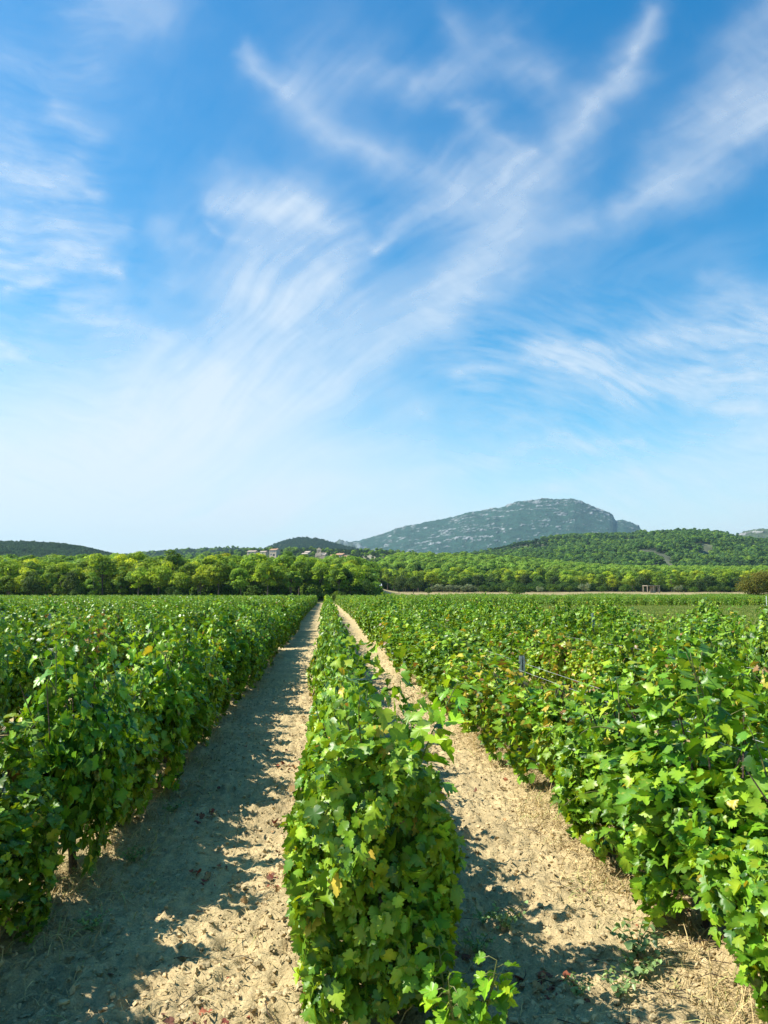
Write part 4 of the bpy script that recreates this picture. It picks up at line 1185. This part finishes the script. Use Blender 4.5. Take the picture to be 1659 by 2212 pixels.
for k, (px, py, s, lb) in enumerate([(1092, 2010, 1.1, None), (1375, 2070, 1.5, None), (1380, 2115, 1.2, None), (1030, 2065, 1.0, None), (1340, 2160, 1.0, None), (1045, 2010, 0.8, None), (1625, 2075, 1.6, None), (1250, 2165, 0.8, None)]):
    u, sl = bearing(px, py); D = float(-CAMH / sl); xx = float(u * D)
    lab = ['small green weed nearest the shadow edge on the right path', 'leafy green weed in the dry straw of the right path', 'green weed just in front of the leafy weed on the right path', 'tiny weed on the edge of the vine shadow, right path',
           'low green weed near the bottom of the right path', 'sparse weed inside the vine shadow of the right path', 'large pale weed clump under the vines beside the right path', 'tiny weed alone on bare soil low in the right path'][k]
    tag(link('weed_plant', WEEDS[k % 3], None, (xx, D, float(soil_z(np.array([xx]), np.array([D]))[0]))), lab, 'weed', 'weeds of the right path').scale = (s, s, s)
def base_weed(seed, label, x, y, s):
    tag(link('weed_plant', WEEDS[seed % 3], None, (x, y, float(soil_z(np.array([x]), np.array([y]))[0]))), label, 'weed', 'pale weeds under the left row').scale = (s, s, s)
base_weed(0, 'pale weed tuft under the near end of the left row', -1.22, 4.35, 0.9)
base_weed(1, 'pale weed tuft under the left row, behind the nearest tuft', -1.25, 5.35, 1.0)
base_weed(2, 'pale weed tuft farther along under the left row', -1.22, 6.5, 1.0)
# dried seed heads that stick out of the left row
M_SEED = plain_material('dry_seed_head', (0.45, 0.36, 0.24), 0.9)
def seed_head(label, px, py, D, tilt):
    x, y, z = at(px, py, D)
    t = thing('dried_flower', label, 'dried flower', (x - 0.32, y + 0.05, max(0.05, z - 0.35)))
    m = MB(); m.tube([(0, 0, 0), (0.16, -0.02, 0.24), (0.32, -0.05, 0.35)], [0.003, 0.0022, 0.002], 5, (0.3, 0.3, 0.13)); link('stem', m.mesh('stem', M_STRAW), t)
    r = rng(int(px + py)); m = MB(); d = nrm(np.array((0.6, -0.1, 0.7)))
    for k in range(26):
        e = nrm(d + r.normal(0, 0.55, 3)); L = r.uniform(0.018, 0.03)
        p0 = np.array((0.32, -0.05, 0.35))
        m.tube([p0, p0 + e * L * .6 + d * 0.004, p0 + (e * 0.5 + d * 0.9) * L], [0.001, 0.0022, 0.003], 4)
    link('seed_head', m.mesh('seed_head', M_SEED), t)
seed_head('dried round seed head on a bare stem, low over the left row', 46, 1787, 4.0, 0)
seed_head('dried seed head at the frame edge, uppermost on the left row', 11, 1578, 4.3, 0)
seed_head('dried seed head just under the uppermost one on the left row', 17, 1662, 4.2, 0)

# ------------------------------------------------------------------ cirrus
def cloud_layer():
    px = np.linspace(-170, 1830, 700); py = np.linspace(-130, 1216, 470)
    X, Y = np.meshgrid(px, py)
    u, s = bearing(X, Y)
    # fibres fan out from low on the left
    ox, oy = -420.0, 1480.0
    wx = (fbm(X / 380, Y / 330, 301, 3) - 0.5) * 130; wy = (fbm(X / 380, Y / 330, 307, 3) - 0.5) * 130
    th = np.arctan2(oy - Y - wy, X + wx - ox); rr = np.hypot(X + wx - ox, (oy - Y - wy))
    fib = fbm(th * 13, np.log(rr) * 2.6, 311, 6, 0.55)
    fib2 = fbm(th * 34 + 5, np.log(rr) * 5.0, 331, 5, 0.6)
    fib3 = fbm(th * 75 + 3, np.log(rr) * 9.0, 341, 4, 0.6)
    flat1 = fbm((X + 0.35 * Y + wx) / 150, (Y - 0.25 * X + wy) / 30, 345, 5, 0.6)
    wl = np.clip((1 - sstep(140, 420, X)) + sstep(850, 1050, X) * sstep(560, 720, Y), 0, 1)
    fib = fib * (1 - wl) + flat1 * wl; fib2 = fib2 * (1 - wl) + fbm(X / 75, (Y - 0.2 * X + wy) / 15, 347, 4, 0.6) * wl; fib3 = fib3 * (1 - wl) + fib2 * wl
    soft = fbm(X / 150, Y / 110, 351, 5, 0.55)
    fine = fbm((X + Y * 0.8) / 90, (Y - X * 0.8) / 22, 371, 4, 0.6)
    XX = X + (fbm(X / 170, Y / 130, 381, 3) - 0.5) * 80 + (fbm(X / 40, Y / 32, 383, 3) - 0.5) * 26; YY = Y + (fbm(X / 170, Y / 130, 391, 3) - 0.5) * 80 + (fbm(X / 40, Y / 32, 393, 3) - 0.5) * 26
    def stroke(pts, op):
        """soft band along a polyline of (x, y, half width)"""
        best = np.zeros_like(X)
        for (x0, y0, w0), (x1, y1, w1) in zip(pts[:-1], pts[1:]):
            dx, dy = x1 - x0, y1 - y0
            t = np.clip(((XX - x0) * dx + (YY - y0) * dy) / (dx * dx + dy * dy), 0, 1)
            d = np.hypot(XX - x0 - t * dx, YY - y0 - t * dy); w = w0 + (w1 - w0) * t
            best = np.maximum(best, np.exp(-(d / w) ** 1.6 * 0.60))
        return best * op
    S = [
     ([(1395, 30, 22), (1345, 170, 34), (1240, 270, 40), (1150, 400, 42), (1050, 510, 46), (985, 590, 52), (900, 690, 60), (800, 770, 64), (690, 830, 66), (540, 890, 80), (380, 940, 90)], 0.52),
     ([(1270, 470, 26), (1150, 510, 30), (1040, 590, 34), (960, 690, 30)], 0.35),
     ([(470, 430, 20), (560, 450, 44), (660, 480, 54), (730, 520, 50), (700, 590, 60), (650, 660, 60), (590, 730, 56), (500, 800, 60), (380, 860, 70), (250, 930, 80)], 0.52),
     ([(650, 440, 30), (715, 500, 44), (745, 565, 30), (690, 640, 50), (620, 720, 60)], 0.42), ([(500, 390, 30), (600, 480, 60), (640, 600, 70)], 0.3), ([(560, 880, 70), (330, 960, 90), (180, 1000, 90)], 0.4), ([(340, 480, 18), (450, 540, 22), (560, 590, 34)], 0.30), ([(470, 490, 10), (570, 545, 14)], 0.3), ([(390, 590, 26), (520, 620, 40)], 0.3),
     ([(530, 110, 14), (610, 190, 34), (690, 265, 34), (790, 295, 26), (880, 345, 40), (970, 380, 48), (1060, 365, 36), (1135, 335, 14)], 0.46),
     ([(1110, 345, 16), (1030, 415, 30), (960, 440, 30), (870, 470, 22), (805, 520, 12)], 0.55),
     ([(640, 160, 40), (760, 130, 50), (820, 140, 30)], 0.28), ([(1000, 240, 18), (1060, 290, 34), (1110, 310, 20)], 0.38),
     ([(890, 180, 24), (1000, 160, 40), (1090, 125, 44), (1180, 160, 30)], 0.42), ([(980, 30, 20), (1010, 90, 20)], 0.2),
     ([(1680, 20, 36), (1610, 140, 50), (1550, 260, 50), (1460, 360, 44), (1350, 435, 26)], 0.42), ([(1690, 250, 50), (1560, 320, 46), (1440, 390, 36)], 0.45), ([(1690, 130, 60), (1620, 240, 60)], 0.3),
     ([(1380, 40, 14), (1370, 110, 12), (1340, 180, 10)], 0.25),
     ([(1690, 775, 28), (1500, 800, 26), (1400, 825, 30), (1260, 805, 18), (1180, 800, 12)], 0.62), ([(1690, 690, 40), (1520, 715, 34), (1350, 745, 24), (1200, 775, 24), (1070, 805, 22), (970, 832, 14)], 0.52),
     ([(1690, 665, 44), (1580, 622, 40), (1520, 590, 16)], 0.34), ([(1550, 882, 12), (1640, 876, 10)], 0.3), ([(1690, 845, 24), (1480, 850, 24)], 0.4),
     ([(-60, 350, 40), (60, 365, 30), (150, 390, 26), (210, 410, 16)], 0.5), ([(-60, 545, 30), (80, 560, 26), (180, 575, 30), (260, 590, 14)], 0.58), ([(20, 625, 12), (140, 600, 20), (200, 560, 24)], 0.45),
     ([(40, 480, 40), (180, 500, 40), (260, 490, 20)], 0.36), ([(-40, 440, 60), (100, 430, 60)], 0.3), ([(130, 230, 24), (215, 300, 30), (170, 340, 30)], 0.26), ([(-60, 250, 50), (40, 270, 30)], 0.2),
     ([(-60, 735, 20), (20, 742, 14), (65, 750, 8)], 0.5), ([(230, -30, 60), (320, 30, 50), (370, 70, 24)], 0.30), ([(0, 120, 40), (90, 150, 30), (200, 120, 50)], 0.15),
     ([(120, 690, 24), (250, 690, 34), (330, 720, 34), (385, 742, 20), (320, 790, 30), (270, 850, 40)], 0.46), ([(410, 790, 26), (480, 700, 30), (560, 640, 30)], 0.3),
     ([(850, 850, 16), (895, 870, 22), (925, 890, 14)], 0.3), ([(690, 1030, 20), (860, 1005, 24), (1080, 1000, 24), (1280, 958, 14), (1380, 940, 8)], 0.42),
     ([(700, 960, 14), (850, 945, 16), (950, 960, 12)], 0.25), ([(1180, 1060, 24), (1400, 1030, 30), (1560, 985, 40), (1690, 940, 50)], 0.5), ([(1000, 920, 10), (1180, 925, 10)], 0.15),
    ]
    dens = np.zeros_like(X)
    for pts, op in S:
        dens = 1 - (1 - dens) * (1 - 0.80 * stroke(pts, op))
    back = np.clip(2.6 * (0.45 * fib + 0.35 * fib2 + 0.2 * soft) - 0.95, 0, 1) * (0.05 + 0.30 * sstep(250, 900, Y)) * (1 - 0.9 * sstep(0.15, 0.75, (X - 900) / 900 * (1 - Y / 900)))
    tex = np.clip(0.92 + 2.0 * (0.40 * fib + 0.32 * fib2 + 0.18 * fib3 + 0.10 * fine - 0.49), 0.22, 1.5) * np.clip(0.62 + 0.8 * soft, 0.5, 1.3)
    dens = 1 - (1 - np.clip(dens * tex, 0, 0.85)) * (1 - back)
    # milky veil towards the skyline
    edge = np.interp(px, (-200, 0, 350, 600, 800, 1000, 1250, 1450, 1660, 1900), (830, 860, 890, 930, 1000, 1060, 1085, 1060, 1010, 1000))[None] + (fib - 0.5) * 200 + (soft - 0.5) * 90
    veil = sstep(-230, 190, Y - edge) * (0.78 + 0.45 * (fib - 0.5) + 0.16 * (1 - sstep(200, 1100, X)))
    faint = 0.20 * sstep(500, 1100, Y) * (0.5 + fib) + 0.12 * (1 - sstep(100, 1100, X)) * (0.4 + soft)
    haze_low = 0.5 * sstep(1000, 1180, Y)
    dens = 1 - (1 - dens * 0.92) * (1 - veil) * (1 - faint * 0.6) * (1 - haze_low)
    dens = np.clip(dens, 0, 0.95)
    alt = 8000.0
    D = (alt - CAMH) / s
    V = np.stack([u * D, D, np.full_like(D, alt)], -1).reshape(-1, 3)
    n_y, n_x = X.shape
    i, j = np.meshgrid(np.arange(n_y - 1), np.arange(n_x - 1), indexing='ij')
    a = (i * n_x + j).ravel()
    Q = np.stack([a, a + 1, a + n_x + 1, a + n_x], 1)
    m, nt, out = new_mat('cirrus')
    at_ = N(nt, 'ShaderNodeAttribute', attribute_name='tint')
    tr = N(nt, 'ShaderNodeBsdfTransparent')
    tl = N(nt, 'ShaderNodeBsdfTranslucent'); tl.inputs['Color'].default_value = (0.395, 0.395, 0.395, 1)
    mx = N(nt, 'ShaderNodeMixShader')
    sp_ = N(nt, 'ShaderNodeSeparateColor')
    nt.links.new(at_.outputs['Color'], sp_.inputs[0]); nt.links.new(sp_.outputs[0], mx.inputs[0])
    nt.links.new(tr.outputs[0], mx.inputs[1]); nt.links.new(tl.outputs[0], mx.inputs[2]); nt.links.new(mx.outputs[0], out.inputs[0])
    me = build_mesh('cirrus_clouds', V, [Q], m, np.repeat(dens.reshape(-1, 1), 3, 1), True)
    tag(link('cirrus_clouds', me), kind='stuff')
cloud_layer()

def fill_veil_layer():  # unseen cloud sheet added around the sky for neutral fill light, open towards the sun
    az = np.radians(np.linspace(-180, 180, 241)); el = np.radians(np.linspace(3, 88, 70))
    A, E = np.meshgrid(az, el)
    d = np.stack([np.sin(A) * np.cos(E), np.cos(A) * np.cos(E), np.sin(E)], -1)
    from_sun = np.degrees(np.arccos(np.clip(d @ np.array(sun_dir), -1, 1)))
    ad, ed = np.degrees(A), np.degrees(E)
    window = sstep(34, 48, np.abs(ad - 3)) + sstep(48, 60, ed)
    den = np.clip(window, 0, 1) * sstep(20, 34, from_sun) * (0.05 + 0.35 * fbm(A * 5, E * 9, 611, 5)) * (1 - sstep(15, 50, ed))
    V = (d * (8200.0 / np.sin(E))[..., None]).reshape(-1, 3)
    n_y, n_x = A.shape
    i, j = np.meshgrid(np.arange(n_y - 1), np.arange(n_x - 1), indexing='ij')
    a = (i * n_x + j).ravel()
    Q = np.stack([a, a + 1, a + n_x + 1, a + n_x], 1)
    dn = den.reshape(-1)
    Q = Q[dn[Q].max(1) > 0.004]
    me = build_mesh('fill_veil_clouds', V, [Q], bpy.data.materials['cirrus'], np.repeat(dn[:, None], 3, 1), True)
    tag(link('fill_veil_clouds', me), kind='stuff')
fill_veil_layer()

# ------------------------------------------------------------------ the air
m, nt, out = new_mat('air')
pv = N(nt, 'ShaderNodeVolumePrincipled')
pv.inputs['Color'].default_value = (0.54, 0.80, 0.95, 1)
pv.inputs['Density'].default_value = 0.000075
pv.inputs['Anisotropy'].default_value = 0.2
nt.links.new(pv.outputs[0], out.inputs['Volume'])
hz = MB(); hz.box((0, 2600, 279), (17000, 10600, 562))
tag(link('haze', hz.mesh('haze', m, tinted=False)), kind='stuff')
